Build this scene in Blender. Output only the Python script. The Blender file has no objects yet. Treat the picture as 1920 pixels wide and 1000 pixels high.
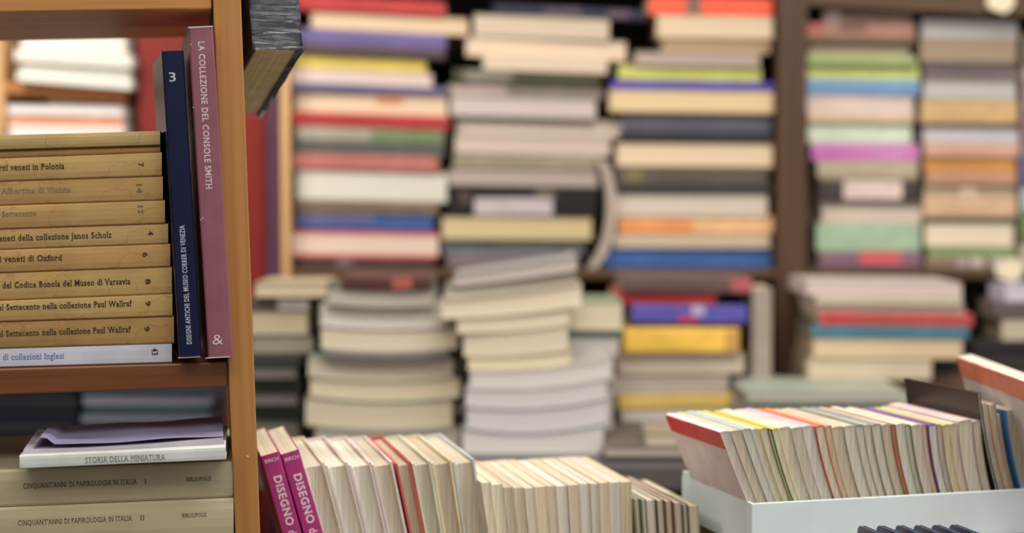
import bpy, bmesh, math, random
from mathutils import Vector, Matrix
random.seed(7)
SC = bpy.context.scene
COL = SC.collection
R = math.radians

# ------------------------------------------------------------------ camera
FPX = 3400.0                       # focal length in pixels of a 1920 px wide frame
CAMZ = 1.50
PITCH = math.atan(150 / FPX)       # horizon 150 px above the middle of the frame
cam = bpy.data.cameras.new('camera'); camo = bpy.data.objects.new('camera', cam); COL.objects.link(camo)
cam.sensor_width = 36.0; cam.lens = 36.0 * FPX / 1920.0
camo.location = (0, 0, CAMZ); camo.rotation_euler = (R(90) - PITCH, 0, 0)
cam.dof.use_dof = True; cam.dof.focus_distance = 1.33; cam.dof.aperture_fstop = 3.1; cam.dof.aperture_blades = 7
cam.clip_start = 0.05
SC.camera = camo

# ------------------------------------------------------------------ world, lights, exposure
w = bpy.data.worlds.new('shop_air'); SC.world = w; w.use_nodes = True
bgn = w.node_tree.nodes['Background']; bgn.inputs[0].default_value = (0.93, 0.95, 1.0, 1); bgn.inputs[1].default_value = 0.27

def area(name, loc, aim, sx, sy, power, col):
    d = bpy.data.lights.new(name, 'AREA'); d.shape = 'RECTANGLE'; d.size = sx; d.size_y = sy
    d.energy = power; d.color = col
    o = bpy.data.objects.new(name, d); COL.objects.link(o); o.location = loc
    v = Vector(aim) - Vector(loc); o.rotation_euler = v.to_track_quat('-Z', 'Y').to_euler()
    return o
area('ceiling_lamp_light', (0.35, 1.35, 3.1), (0.35, 2.2, 1.1), 1.6, 0.5, 44, (1.0, 0.94, 0.87))
area('ceiling_lamp_light', (0.3, -0.6, 3.0), (0.3, 1.6, 1.2), 2.2, 0.8, 33, (1.0, 0.94, 0.87))
area('shop_window_light', (2.6, 0.3, 2.3), (0.2, 2.2, 1.3), 1.4, 1.6, 14, (0.86, 0.92, 1.0))
area('added_left_pile_light', (-1.05, 1.9, 2.25), (-0.65, 2.6, 1.55), 0.4, 0.3, 13, (1.0, 0.95, 0.92))  # unseen light added to brighten the far left piles
SC.view_settings.view_transform = 'Standard'; SC.view_settings.look = 'None'
SC.view_settings.gamma = 1.0; SC.view_settings.use_curve_mapping = False
SC.view_settings.exposure = 0.0

# ------------------------------------------------------------------ pixels to places
_cp, _sp = math.cos(PITCH), math.sin(PITCH)
CAM = Vector((0, 0, CAMZ))
def ray(px, py):
    x = (px - 960) / FPX; z = (500 - py) / FPX
    return Vector((x, _cp + z * _sp, -_sp + z * _cp))
def at(px, py, Y):
    d = ray(px, py); return CAM + d * (Y / d.y)
def ypx(h, Y):
    """picture row of a level h metres below the lens at distance Y"""
    d = Vector((0, Y, -h)); f = Vector((0, _cp, -_sp)); u = Vector((0, _sp, _cp))
    return 500 - FPX * d.dot(u) / d.dot(f)

class Frame:
    """an upright plane standing in the shop: X runs right, Y away from the viewer, Z up"""
    def __init__(s, px, py, Y, yaw=0.0, roll=0.0, pitch=0.0):
        s.O = at(px, py, Y)
        s.M = Matrix.Rotation(R(yaw), 3, 'Z') @ Matrix.Rotation(R(pitch), 3, 'X') @ Matrix.Rotation(R(-roll), 3, 'Y')
        s.X, s.Y, s.Z = s.M.col[0].copy(), s.M.col[1].copy(), s.M.col[2].copy()
    def loc(s, px, py):
        d = ray(px, py); t = (s.O - CAM).dot(s.Y) / d.dot(s.Y); p = CAM + d * t - s.O
        return Vector((p.dot(s.X), p.dot(s.Z)))
    def world(s, x, y, z): return s.O + s.X * x + s.Y * y + s.Z * z

# ------------------------------------------------------------------ materials
def lin(h, k=1.0):
    h = h.lstrip('#'); o = []
    for i in (0, 2, 4):
        c = int(h[i:i+2], 16) / 255.0
        c = c / 12.92 if c <= 0.04045 else ((c + 0.055) / 1.055) ** 2.4
        o.append(min(c * k, 0.9))
    return (*o, 1.0)
_mc = {}
def base_mat(name):
    m = bpy.data.materials.new(name); m.use_nodes = True
    nt = m.node_tree; b = nt.nodes['Principled BSDF']
    return m, nt, b
def noise_mix(nt, c1, c2, scale, vscale=(1, 1, 1), detail=3, lo=0.35, hi=0.65, coord='Object'):
    N = nt.nodes; L = nt.links
    tc = N.new('ShaderNodeTexCoord'); mp = N.new('ShaderNodeMapping'); mp.inputs['Scale'].default_value = vscale
    L.new(tc.outputs[coord], mp.inputs['Vector'])
    nz = N.new('ShaderNodeTexNoise'); nz.inputs['Scale'].default_value = scale; nz.inputs['Detail'].default_value = detail
    L.new(mp.outputs[0], nz.inputs['Vector'])
    cr = N.new('ShaderNodeValToRGB'); cr.color_ramp.elements[0].position = lo; cr.color_ramp.elements[1].position = hi
    cr.color_ramp.elements[0].color = c1; cr.color_ramp.elements[1].color = c2
    L.new(nz.outputs['Fac'], cr.inputs['Fac'])
    return cr.outputs['Color'], nz.outputs['Fac']
def scale_col(c, k): return (min(c[0]*k, .95), min(c[1]*k, .95), min(c[2]*k, .95), 1)
ALB = 1.28
def cover_mat(hexc, rough=0.5, k=None):
    key = ('c', hexc, rough, k)
    if key in _mc: return _mc[key]
    m, nt, b = base_mat('cover_paper'); c = lin(hexc, k or ALB)
    g = 0.25 * c[0] + 0.6 * c[1] + 0.15 * c[2]; c = tuple(v * 0.85 + g * 0.15 for v in c[:3]) + (1,)
    col, f = noise_mix(nt, scale_col(c, 0.88), scale_col(c, 1.06), 38, detail=5)
    nt.links.new(col, b.inputs['Base Color']); b.inputs['Roughness'].default_value = rough
    b.inputs['Specular IOR Level'].default_value = 0.35
    _mc[key] = m; return m
def page_mat(hexc, axis='z', k=None):
    key = ('p', hexc, axis, k)
    if key in _mc: return _mc[key]
    m, nt, b = base_mat('page_edges'); c = lin(hexc, (k or ALB) * 0.96)
    g = 0.25 * c[0] + 0.6 * c[1] + 0.15 * c[2]; c = tuple(v * 0.84 + g * 0.16 for v in c[:3]) + (1,)
    vs = (4, 4, 900) if axis == 'z' else (900, 4, 4)
    col, f = noise_mix(nt, scale_col(c, 0.74), scale_col(c, 1.07), 1.0, vs, 4, 0.3, 0.62)
    nt.links.new(col, b.inputs['Base Color']); b.inputs['Roughness'].default_value = 0.85
    b.inputs['Specular IOR Level'].default_value = 0.15
    bp = nt.nodes.new('ShaderNodeBump'); bp.inputs['Strength'].default_value = 0.35; bp.inputs['Distance'].default_value = 0.0006
    nt.links.new(f, bp.inputs['Height']); nt.links.new(bp.outputs[0], b.inputs['Normal'])
    _mc[key] = m; return m
def wood_mat(c1, c2, vs=(60, 60, 2.5), rough=0.42, k=1.0):
    key = ('w', c1, c2, vs, rough, k)
    if key in _mc: return _mc[key]
    m, nt, b = base_mat('wood'); 
    col, f = noise_mix(nt, lin(c1, k), lin(c2, k), 1.6, vs, 6, 0.25, 0.75)
    nt.links.new(col, b.inputs['Base Color']); b.inputs['Roughness'].default_value = rough
    bp = nt.nodes.new('ShaderNodeBump'); bp.inputs['Strength'].default_value = 0.12; bp.inputs['Distance'].default_value = 0.0008
    nt.links.new(f, bp.inputs['Height']); nt.links.new(bp.outputs[0], b.inputs['Normal'])
    _mc[key] = m; return m
def aged_mat(hexc, stain, k=None, wsc=26, marks=0.6):
    """unbleached spine paper with blotches and wandering water marks"""
    key = ('a', hexc, stain, k, wsc, marks)
    if key in _mc: return _mc[key]
    m, nt, b = base_mat('aged_spine_paper'); c = lin(hexc, k or ALB); s = lin(stain, k or ALB)
    N, L = nt.nodes, nt.links
    col, f = noise_mix(nt, s, c, 16, (1, 1, 2), 6, 0.28, 0.60)
    tc = N.new('ShaderNodeTexCoord'); nz = N.new('ShaderNodeTexNoise'); nz.inputs['Scale'].default_value = wsc; nz.inputs['Detail'].default_value = 3
    L.new(tc.outputs['Object'], nz.inputs['Vector'])
    cr = N.new('ShaderNodeValToRGB'); e = cr.color_ramp.elements
    e[0].position = 0.488; e[0].color = (1, 1, 1, 1); e[1].position = 0.512; e[1].color = (1, 1, 1, 1)
    mid = e.new(0.50); mid.color = (0.72, 0.66, 0.58, 1)
    L.new(nz.outputs['Fac'], cr.inputs['Fac'])
    mx = N.new('ShaderNodeMix'); mx.data_type = 'RGBA'; mx.blend_type = 'MULTIPLY'; mx.inputs['Factor'].default_value = marks
    L.new(col, mx.inputs['A']); L.new(cr.outputs['Color'], mx.inputs['B'])
    n2 = N.new('ShaderNodeTexNoise'); n2.inputs['Scale'].default_value = 900; L.new(tc.outputs['Object'], n2.inputs['Vector'])
    bp = N.new('ShaderNodeBump'); bp.inputs['Strength'].default_value = 0.15; bp.inputs['Distance'].default_value = 0.0005
    L.new(n2.outputs['Fac'], bp.inputs['Height']); L.new(bp.outputs[0], b.inputs['Normal'])
    L.new(mx.outputs['Result'], b.inputs['Base Color']); b.inputs['Roughness'].default_value = 0.7
    _mc[key] = m; return m
def ink(hexc):
    key = ('i', hexc)
    if key in _mc: return _mc[key]
    m, nt, b = base_mat('ink'); b.inputs['Base Color'].default_value = lin(hexc); b.inputs['Roughness'].default_value = 0.6
    _mc[key] = m; return m
def plain(hexc, rough=0.5, k=1.0, name='paint', coat=0.0):
    key = ('pl', hexc, rough, k, coat)
    if key in _mc: return _mc[key]
    m, nt, b = base_mat(name); c = lin(hexc, k)
    col, f = noise_mix(nt, scale_col(c, 0.93), scale_col(c, 1.03), 14, detail=4)
    nt.links.new(col, b.inputs['Base Color']); b.inputs['Roughness'].default_value = rough
    b.inputs['Coat Weight'].default_value = coat
    _mc[key] = m; return m
def film_mat():
    if 'film' in _mc: return _mc['film']
    m = bpy.data.materials.new('clear_plastic_film'); m.use_nodes = True; nt = m.node_tree; nt.nodes.clear()
    N, L = nt.nodes, nt.links
    out = N.new('ShaderNodeOutputMaterial'); mix = N.new('ShaderNodeMixShader'); tr = N.new('ShaderNodeBsdfTransparent')
    gl = N.new('ShaderNodeBsdfGlossy'); gl.inputs['Roughness'].default_value = 0.16; gl.inputs['Color'].default_value = (0.9, 0.92, 1, 1)
    fr = N.new('ShaderNodeFresnel'); fr.inputs['IOR'].default_value = 1.42
    tc = N.new('ShaderNodeTexCoord'); mp = N.new('ShaderNodeMapping'); mp.inputs['Rotation'].default_value = (0.3, 0.75, 0.4); mp.inputs['Scale'].default_value = (9, 14, 90)
    wv = N.new('ShaderNodeTexNoise'); wv.inputs['Scale'].default_value = 1.4; wv.inputs['Detail'].default_value = 4; wv.inputs['Distortion'].default_value = 1.2
    L.new(tc.outputs['Object'], mp.inputs['Vector']); L.new(mp.outputs[0], wv.inputs['Vector'])
    bp = N.new('ShaderNodeBump'); bp.inputs['Strength'].default_value = 0.7; bp.inputs['Distance'].default_value = 0.003
    L.new(wv.outputs['Fac'], bp.inputs['Height']); L.new(bp.outputs[0], gl.inputs['Normal']); L.new(bp.outputs[0], fr.inputs['Normal'])
    L.new(fr.outputs[0], mix.inputs['Fac']); L.new(tr.outputs[0], mix.inputs[1]); L.new(gl.outputs[0], mix.inputs[2])
    L.new(mix.outputs[0], out.inputs['Surface']); _mc['film'] = m; return m

# ------------------------------------------------------------------ objects
def mesh_obj(name, bm, mat, parent=None, matrix=None):
    bmesh.ops.recalc_face_normals(bm, faces=bm.faces)
    me = bpy.data.meshes.new(name); bm.to_mesh(me); bm.free()
    o = bpy.data.objects.new(name, me); COL.objects.link(o)
    if mat: me.materials.append(mat)
    if parent: o.parent = parent
    if matrix is not None: o.matrix_basis = matrix
    return o
LABELS = {}
def tag(o, label, cat, group=None):
    n = len(label.split())
    if n > 16 or n < 4: print('LABELLEN', n, label)
    if label in LABELS and not group: print('DUPLABEL', label)
    LABELS[label] = 1
    o['label'] = label; o['category'] = cat
    if group: o['group'] = group
    return o
def empty(name, matrix, label=None, cat=None, group=None):
    o = bpy.data.objects.new(name, None); COL.objects.link(o); o.matrix_basis = matrix; o.empty_display_size = 0.02
    if label: tag(o, label, cat, group)
    return o
def box_bm(x0, x1, y0, y1, z0, z1, bev=0.0, bm=None):
    own = bm is None
    bm = bm or bmesh.new()
    v = [bm.verts.new((x, y, z)) for x in (x0, x1) for y in (y0, y1) for z in (z0, z1)]
    fs = [bm.faces.new([v[i] for i in q]) for q in ((0,1,3,2),(4,6,7,5),(0,4,5,1),(2,3,7,6),(0,2,6,4),(1,5,7,3))]
    if bev:
        es = list({e for f in fs for e in f.edges})
        bmesh.ops.bevel(bm, geom=es, offset=bev, segments=2, affect='EDGES', profile=0.5)
    return bm
def mat4(F, loc, yaw=0.0):
    return Matrix.Translation(loc) @ (F.M @ Matrix.Rotation(R(yaw), 3, 'Z')).to_4x4()

def lerp(a, b, t): return a + (b - a) * t
def sampler(pts):
    n = len(pts) - 1
    def f(a):
        a = min(max(a, 0), 1) * n; i = min(int(a), n - 1)
        return pts[i].lerp(pts[i + 1], a - i)
    return f
def loft(bm, sections):
    rings = [[bm.verts.new(p) for p in s] for s in sections]
    m = len(rings[0])
    for a, b in zip(rings, rings[1:]):
        for j in range(m):
            bm.faces.new((a[j], a[(j + 1) % m], b[(j + 1) % m], b[j]))
    bm.faces.new(rings[0]); bm.faces.new(list(reversed(rings[-1])))

def make_book(F, lo, hi, depth, mode, cover, pages, label, ct=0.0008, sq=0.0006, y0=0.0, yaw=0.0,
              bulge=0.0, group=None, cat='book', name='book', fan=0.0):
    """lo, hi: lists of local (x, z) points along the length of the book, on its two covers.
    mode 's': the spine faces the viewer; 'f': the page edges do."""
    n = len(lo) - 1
    base = (lo[0] + lo[-1]) * 0.5
    if abs(lo[-1].y - lo[0].y) > abs(lo[-1].x - lo[0].x):     # upright book: root at its foot
        base = (lo[0] + hi[0]) * 0.5
    root = empty(name, mat4(F, F.world(base.x, y0, base.y), yaw), label, cat, group)
    fl, fh = sampler(lo), sampler(hi)
    L = max((lo[-1] - lo[0]).length, 1e-4)
    def P(a, t_abs=None, frac=None, y=0.0):
        p, q = fl(a), fh(a); T = (q - p).length; d = (q - p) / max(T, 1e-6)
        r = p + d * (t_abs if t_abs is not None else frac * T)
        yy = y if mode == 's' else depth - y
        return (r.x - base.x, yy, r.y - base.y)
    def T(a): return (fh(a) - fl(a)).length
    ch = min(0.0012, 0.15 * T(0.5))
    secs = []
    for i in range(n + 1):
        a = i / n; t = T(a); c = min(ct, t * 0.3)
        s = [P(a, 0, y=depth), P(a, 0, y=ch + bulge)]
        for k in (0.06, 0.28, 0.5, 0.72, 0.94):
            yb = bulge * (2 * k - 1) ** 2 + (ch * 0.25 if k in (0.06, 0.94) else 0)
            s.append(P(a, t * k, y=yb))
        s += [P(a, t, y=ch + bulge), P(a, t, y=depth), P(a, t - c, y=depth), P(a, t - c, y=c + ch + bulge), P(a, c, y=c + ch + bulge), P(a, c, y=depth)]
        secs.append(s)
    bm = bmesh.new(); loft(bm, secs); mesh_obj('cover', bm, cover, root)
    bm = bmesh.new(); secs = []
    e = sq / L; m = max(n, 2)
    for i in range(m + 1):
        a = lerp(e, 1 - e, i / m); t = T(a); c = min(ct, t * 0.3) + 0.00005
        yi = c + ch + bulge + 0.0003; ye = depth - max(sq, 0.0004); dip = min(0.12 * t, 0.003) * (1 if sq > 0.001 else 0.15)
        secs.append([P(a, c, y=yi), P(a, t - c, y=yi), P(a, t - c, y=ye), P(a, t * 0.75, y=ye - dip * 0.8), P(a, t * 0.5, y=ye - dip), P(a, t * 0.25, y=ye - dip * 0.8), P(a, c, y=ye)])
    loft(bm, secs); mesh_obj('page_block', bm, pages, root)
    root['_base'] = (base.x, base.y)
    return root

def make_spine_up(F, lo, hi, depth, cover, pages, label, ct=0.0006, y0=0.0):
    """a book standing on its fore-edge: the spine is on top, the page heads face the viewer"""
    n = len(lo) - 1; base = (lo[0] + hi[0]) * 0.5
    root = empty('book', mat4(F, F.world(base.x, y0, base.y)), label, 'book')
    def q(p, y): return (p.x - base.x, y, p.y - base.y)
    bm = bmesh.new()
    for A, sgn in ((lo, 1), (hi, -1)):
        secs = []
        for i in range(n + 1):
            d = (hi[i] - lo[i]).normalized() * ct * sgn
            secs.append([q(A[i], 0), q(A[i] + d, 0), q(A[i] + d, depth), q(A[i], depth)])
        loft(bm, secs)
    u = (hi[-1] - hi[-2]).normalized() * ct; ul = (lo[-1] - lo[-2]).normalized() * ct
    mid = (lo[-1] + hi[-1]) * 0.5 + u * 1.6
    dd = (hi[-1] - lo[-1]) * 0.18
    loft(bm, [[q(lo[-1] - ul * 0.5, y), q(hi[-1] - u * 0.5, y), q(hi[-1] + u * 0.2, y), q(hi[-1] - dd + u * 1.1, y), q(mid, y), q(lo[-1] + dd + ul * 1.1, y), q(lo[-1] + ul * 0.2, y)] for y in (0.0, depth)])
    mesh_obj('cover', bm, cover, root)
    bm = bmesh.new(); secs = []
    for i in range(n + 1):
        d = (hi[i] - lo[i]).normalized() * (ct + 0.00005); e = Vector((0, 0)) if i < n else ul * -0.6
        if i == 0: e = ul * 0.8
        secs.append([q(lo[i] + d + e, 0.0006), q(hi[i] - d + e, 0.0006), q(hi[i] - d + e, depth - 0.0006), q(lo[i] + d + e, depth - 0.0006)])
    loft(bm, secs); mesh_obj('page_block', bm, pages, root)
    root['_base'] = (base.x, base.y)
    return root

# lettering with slab serifs grown from the built-in outlines
_gc = {}
def glyph_mesh(s, serif=True, bold=0.0):
    key = (s, serif, bold)
    if key in _gc: return _gc[key]
    cu = bpy.data.curves.new('t', 'FONT'); cu.body = s; cu.size = 1.0; cu.resolution_u = 3; cu.offset = bold
    cu.space_character = 1.12 if serif else 1.0
    o = bpy.data.objects.new('t', cu); COL.objects.link(o)
    dg = bpy.context.evaluated_depsgraph_get(); dg.update()
    me = bpy.data.meshes.new_from_object(o.evaluated_get(dg))
    bpy.data.objects.remove(o); bpy.data.curves.remove(cu)
    vs = [Vector((v.co.x, v.co.y)) for v in me.vertices]; fs = [tuple(p.vertices) for p in me.polygons]
    cnt = {}
    for p in fs:
        for i in range(len(p)):
            k = tuple(sorted((p[i], p[(i + 1) % len(p)]))); cnt[k] = cnt.get(k, 0) + 1
    add = []
    if serif:
        for (a, b), c in cnt.items():
            if c != 1: continue
            p, q = vs[a], vs[b]
            if abs(p.y - q.y) < 0.012 and 0.04 < abs(p.x - q.x) < 0.17:
                x0, x1 = min(p.x, q.x), max(p.x, q.x); y = (p.y + q.y) / 2
                if y < 0.06 and y > -0.03: add.append((x0 - 0.07, x1 + 0.07, y, y + 0.05))
                elif y > 0.40: add.append((x0 - 0.07, x1 + 0.07, y - 0.05, y))
    bpy.data.meshes.remove(me)
    for x0, x1, y0, y1 in add:
        i = len(vs); vs += [Vector((x0, y0)), Vector((x1, y0)), Vector((x1, y1)), Vector((x0, y1))]; fs.append((i, i + 1, i + 2, i + 3))
    xs = [v.x for v in vs]
    caps = [c for c in s if c.isupper() or c.isdigit() or c in '&dlbhkft']
    H = max(v.y for v in vs) if caps else 0.7
    _gc[key] = (vs, fs, min(xs), max(xs), H); return _gc[key]
def lettering(F, root, s, p0, p1, cap, colour, y0=0.0, serif=True, bold=0.012, name='title', lift=0.00025):
    """text whose baseline runs from pixel p0 to pixel p1, capital height in pixels"""
    vs, fs, xa, xb, H = glyph_mesh(s, serif, bold)
    a, b = F.loc(*p0), F.loc(*p1); d = b - a; Ln = d.length; d /= Ln; u = Vector((-d.y, d.x))
    hm = cap * (F.loc(p0[0], p0[1] - 10) - F.loc(*p0)).length / 10.0
    bx, bz = root['_base']
    bm = bmesh.new(); V = []
    for v in vs:
        q = a + d * ((v.x - xa) / (xb - xa) * Ln) + u * (v.y / H * hm)
        V.append(bm.verts.new((q.x - bx, -lift, q.y - bz)))
    for f in fs:
        try: bm.faces.new([V[i] for i in f])
        except ValueError: pass
    return mesh_obj(name, bm, ink(colour), root)
def patch(F, root, pts, colour, name='label_patch', lift=0.0004, k=None, rough=0.6):
    """a thin paper label glued on a spine: outline in pixels"""
    bx, bz = root['_base']; bm = bmesh.new()
    P = [F.loc(*p) for p in pts]
    a = [bm.verts.new((p.x - bx, -lift, p.y - bz)) for p in P]; b = [bm.verts.new((p.x - bx, 0.0006, p.y - bz)) for p in P]
    bm.faces.new(a); bm.faces.new(list(reversed(b)))
    for i in range(len(P)):
        j = (i + 1) % len(P); bm.faces.new((a[i], b[i], b[j], a[j]))
    return mesh_obj(name, bm, cover_mat(colour, rough, k), root)

# ================================================================== THE SETTING
FLOOR = 0.0
def structure(name, bm, m):
    o = mesh_obj(name, bm, m); o['kind'] = 'structure'; return o
structure('floor', box_bm(-3.2, 3.4, -1.6, 3.4, -0.05, 0.0), wood_mat('#4a3a2e', '#6a5644', (3, 40, 40), 0.5))
structure('wall_back', box_bm(-3.2, 3.4, 3.1, 3.2, 0.0, 3.3), plain('#8a7a68', 0.8, name='plaster'))
structure('wall_left', box_bm(-3.3, -3.2, -1.6, 3.2, 0.0, 3.3), plain('#9a8a78', 0.8, name='plaster'))

# ================================================================== helpers for stacks
HPILE = 0.315                      # table under the far piles, metres below the lens
HTAB = 0.450                       # front table
def stack(Y, phrase, items, ybot, slope=(0, 0), sag=(0, 0), depth=0.16, group=None, jit=0.012, xc=None, yaw=0.0):
    """items from the top down: (ytop, x0, x1, mode, cover colour, page colour, words, options)"""
    if ybot == 505: ybot = ypx(CAMZ - Z(505) - 0.0004, Y)      # the middle shelf of the back bookcase
    ytop = items[0][0]
    xs = [(i[1] + i[2]) / 2 for i in items]; xc = xc or sum(xs) / len(xs); half = 140.0
    F = Frame(xc, ybot, Y, yaw)
    def iface(y):
        t = (y - ytop) / max(ybot - ytop, 1); s = lerp(slope[0], slope[1], t); q = lerp(sag[0], sag[1], t)
        return lambda x: y + s * (x - xc) - q * ((x - xc) / half) ** 2
    out = []
    for i, it in enumerate(items):
        y, x0, x1, mode, cc, pc, words = it[:7]; opt = it[7] if len(it) > 7 else {}
        yb = items[i + 1][0] if i + 1 < len(items) else ybot
        ft, fb = iface(y), iface(yb)
        if i == len(items) - 1: fb = (lambda x: ybot + (0.0786 * (x - xc) if slope[1] > 0.05 else 0))
        n = 8 if (sag[0] or sag[1]) else 2
        xx = [lerp(x0, x1, k / n) for k in range(n + 1)]
        hi = [F.loc(x, ft(x) + 0.25) for x in xx]; lo = [F.loc(x, fb(x)) for x in xx]
        rel = 'topmost' if i == 0 else 'under the %s one' % items[i - 1][6]
        noun = opt.get('noun', 'book')
        lab = '%s %s %s, %s' % (words, noun, phrase, rel)
        hard = opt.get('hard', False)
        b = make_book(F, lo, hi, opt.get('depth', depth + random.uniform(-0.012, 0.015)), mode, cover_mat(cc), page_mat(pc, 'z'), lab,
                      ct=0.0024 if hard else opt.get('ct', 0.0013 if mode == 'f' else 0.0007), sq=0.003 if hard else 0.0006, bulge=0.003 if hard and mode == 's' else 0.0,
                      y0=opt.get('y0', random.uniform(0.0, jit)), yaw=opt.get('yaw', random.uniform(-0.7, 0.7)), group=group)
        for pt in opt.get('patches', []):
            px0, px1, py0, py1, pcx = pt[:5]
            mid = (ft((px0 + px1) / 2), fb((px0 + px1) / 2))
            patch(F, b, [(px0, lerp(mid[0], mid[1], py1)), (px1, lerp(mid[0], mid[1], py1)), (px1, lerp(mid[0], mid[1], py0)), (px0, lerp(mid[0], mid[1], py0))], pcx, name='spine_label')
        out.append(b)
    return F, out

# ================================================================== THE NEAR BOOKCASE (in focus)
FB = Frame(455, 500, 1.315, yaw=9.6, roll=1.3)
def fb_box(px0, px1, py0, py1, y0, y1, bev=0.0012, pxr=None, pyr=None):
    """box in the bookcase frame from pixel edges at given reference points"""
    a = FB.loc(px0, pyr[0] if pyr else 500).x; b = FB.loc(px1, pyr[1] if pyr else 500).x
    c = FB.loc(pxr or 200, py1).y; d = FB.loc(pxr or 200, py0).y
    return box_bm(a, b, y0, y1, c, d, bev)
cw = (('#9c6227', '#bd8440'), (70, 70, 2.2))
wv = wood_mat('#8c5c2a', '#ac7a42', (70, 70, 2.2), 0.38, 1.3)
wh = wood_mat('#a06c34', '#bd884c', (2.2, 70, 70), 0.35, 1.3)
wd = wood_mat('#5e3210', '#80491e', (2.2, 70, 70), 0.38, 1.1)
bc = empty('bookcase', mat4(FB, FB.world(-0.2, 0, FB.loc(450, 500).y - 1.40)), 'honey-coloured open-backed wooden bookcase holding tan spines in the left foreground', 'bookcase')
bc_inv = bc.matrix_basis.inverted()
def bc_part(name, x0, x1, y0, y1, z0, z1, m, parent=bc, bev=0.0012):
    """coordinates are those of the frame FB"""
    off = bc_inv @ Matrix.Translation(FB.O) @ FB.M.to_4x4()
    o = off.translation
    return mesh_obj(name, box_bm(x0 + o.x, x1 + o.x, y0 + o.y, y1 + o.y, z0 + o.z, z1 + o.z, bev), m, parent)
PX1 = FB.loc(469, 500).x; PX0 = FB.loc(413, 500).x; PXL = FB.loc(-330, 500).x
ZF = -FB.O.z + 0.012
def bc_loft(name, quads, y0, y1, m):
    """board lofted between two cross-sections given as local (x0, x1, z) or ((x, z0, z1))"""
    o = (bc_inv @ Matrix.Translation(FB.O) @ FB.M.to_4x4()).translation
    bm = bmesh.new(); loft(bm, [[(x + o.x, y + o.y, z + o.z) for x, y, z in q] for q in quads])
    bmesh.ops.bevel(bm, geom=bm.edges[:], offset=0.0011, segments=2, affect='EDGES', profile=0.5)
    return mesh_obj(name, bm, m, bc)
def line_x(pa, pb, z):
    a, b = FB.loc(*pa), FB.loc(*pb); return a.x + (b.x - a.x) * (z - a.y) / (b.y - a.y)
def post_x(z): return line_x((399, 0), (441, 1000), z), line_x((452, 0), (488, 1000), z)
bc_loft('side_panel', [[(post_x(z)[0], 0.0, z), (post_x(z)[1], 0.0, z), (post_x(z)[1], 0.14, z), (post_x(z)[0], 0.14, z)] for z in (ZF, 0.95)], 0, 0, wv)
bc_loft('rear_upright', [[(post_x(z)[0], 0.205, z), (post_x(z)[1] - 0.016, 0.205, z), (post_x(z)[1] - 0.016, 0.255, z), (post_x(z)[0], 0.255, z)] for z in (ZF, 0.95)], 0, 0, wv)
bc_part('side_panel', PXL - 0.022, PXL, 0.0, 0.26, ZF, 0.95, wv)
sh = []
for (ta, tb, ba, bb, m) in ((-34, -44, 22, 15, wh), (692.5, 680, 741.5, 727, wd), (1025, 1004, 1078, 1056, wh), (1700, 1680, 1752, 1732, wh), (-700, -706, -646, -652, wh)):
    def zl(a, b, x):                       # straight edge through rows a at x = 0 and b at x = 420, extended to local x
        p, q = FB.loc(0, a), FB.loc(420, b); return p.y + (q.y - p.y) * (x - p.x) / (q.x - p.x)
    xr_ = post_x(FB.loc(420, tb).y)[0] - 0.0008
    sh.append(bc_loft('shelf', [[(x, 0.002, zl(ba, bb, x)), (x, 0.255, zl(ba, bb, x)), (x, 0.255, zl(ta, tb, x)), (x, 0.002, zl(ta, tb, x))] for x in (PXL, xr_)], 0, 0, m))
# a screw hole and a dowel dot on the front edge of the post
for (px, py, r) in ((464, 857, 0.0011), (247, 697, 0)):
    if r:
        p = FB.loc(px, py); off = (bc_inv @ Matrix.Translation(FB.O) @ FB.M.to_4x4()).translation
        bm = bmesh.new(); bmesh.ops.create_cone(bm, cap_ends=True, segments=16, radius1=r, radius2=r * 0.8, depth=0.0006,
            matrix=Matrix.Translation((p.x + off.x, -0.0002 + off.y, p.y + off.z)) @ Matrix.Rotation(R(90), 4, 'X'))
        mesh_obj('screw_cap', bm, plain('#c9b28c', 0.3), bc)
SHELF_Z = FB.loc(200, 686).y

TAN = [  # top left y, top right y, bottom left y, bottom right y, right x, colour, stain, front offset, words
    (253.5, 245.0, 279.5, 271.5, 300, '#a58d5c', '#8f7648', 0.000, 'tan blank-spined book topmost in the pile against the navy spine'),
    (281.5, 272.5, 296.0, 284.5, 300, '#94713f', '#7d5c30', 0.004, 'thin darker brown book set back second from top of the tan pile'),
    (297.0, 285.5, 338.5, 329.0, 303, '#a98b57', '#8e7040', 0.000, 'tan book titled veneti in Polonia in the tan pile'),
    (340.5, 330.5, 385.0, 375.0, 305, '#a4834e', '#88693a', 0.001, 'tan book with faded Albertina di Vienna title in the tan pile'),
    (386.5, 376.0, 429.5, 419.0, 309, '#a38450', '#8a6a38', 0.000, 'water-marked tan book titled Settecento in the tan pile'),
    (430.8, 420.0, 468.5, 457.0, 315, '#a88b58', '#8c6f42', 0.001, 'tan book titled della collezione Janos Scholz in the tan pile'),
    (469.5, 458.0, 511.5, 500.5, 319, '#a78351', '#8b673b', 0.000, 'tan book titled veneti di Oxford in the tan pile'),
    (513.0, 501.5, 560.5, 551.5, 322, '#ab8c54', '#8f7040', 0.001, 'tan book titled Codice Bonola del Museo di Varsavia'),
    (565.5, 552.5, 604.0, 593.5, 323, '#a98c55', '#8f7042', 0.000, 'lighter upper copy of the two tan Paul Wallraf collection books'),
    (605.0, 594.5, 654.5, 645.0, 326, '#9c7a47', '#7f5f34', 0.0015, 'browner lower Paul Wallraf book lying on the white book'),
    (656.0, 646.0, 692.0, 682.0, 322, '#b3b3b8', '#a2a2a8', 0.003, 'white book with blue collezioni Inglesi title at the foot of the tan pile'),
]
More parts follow.
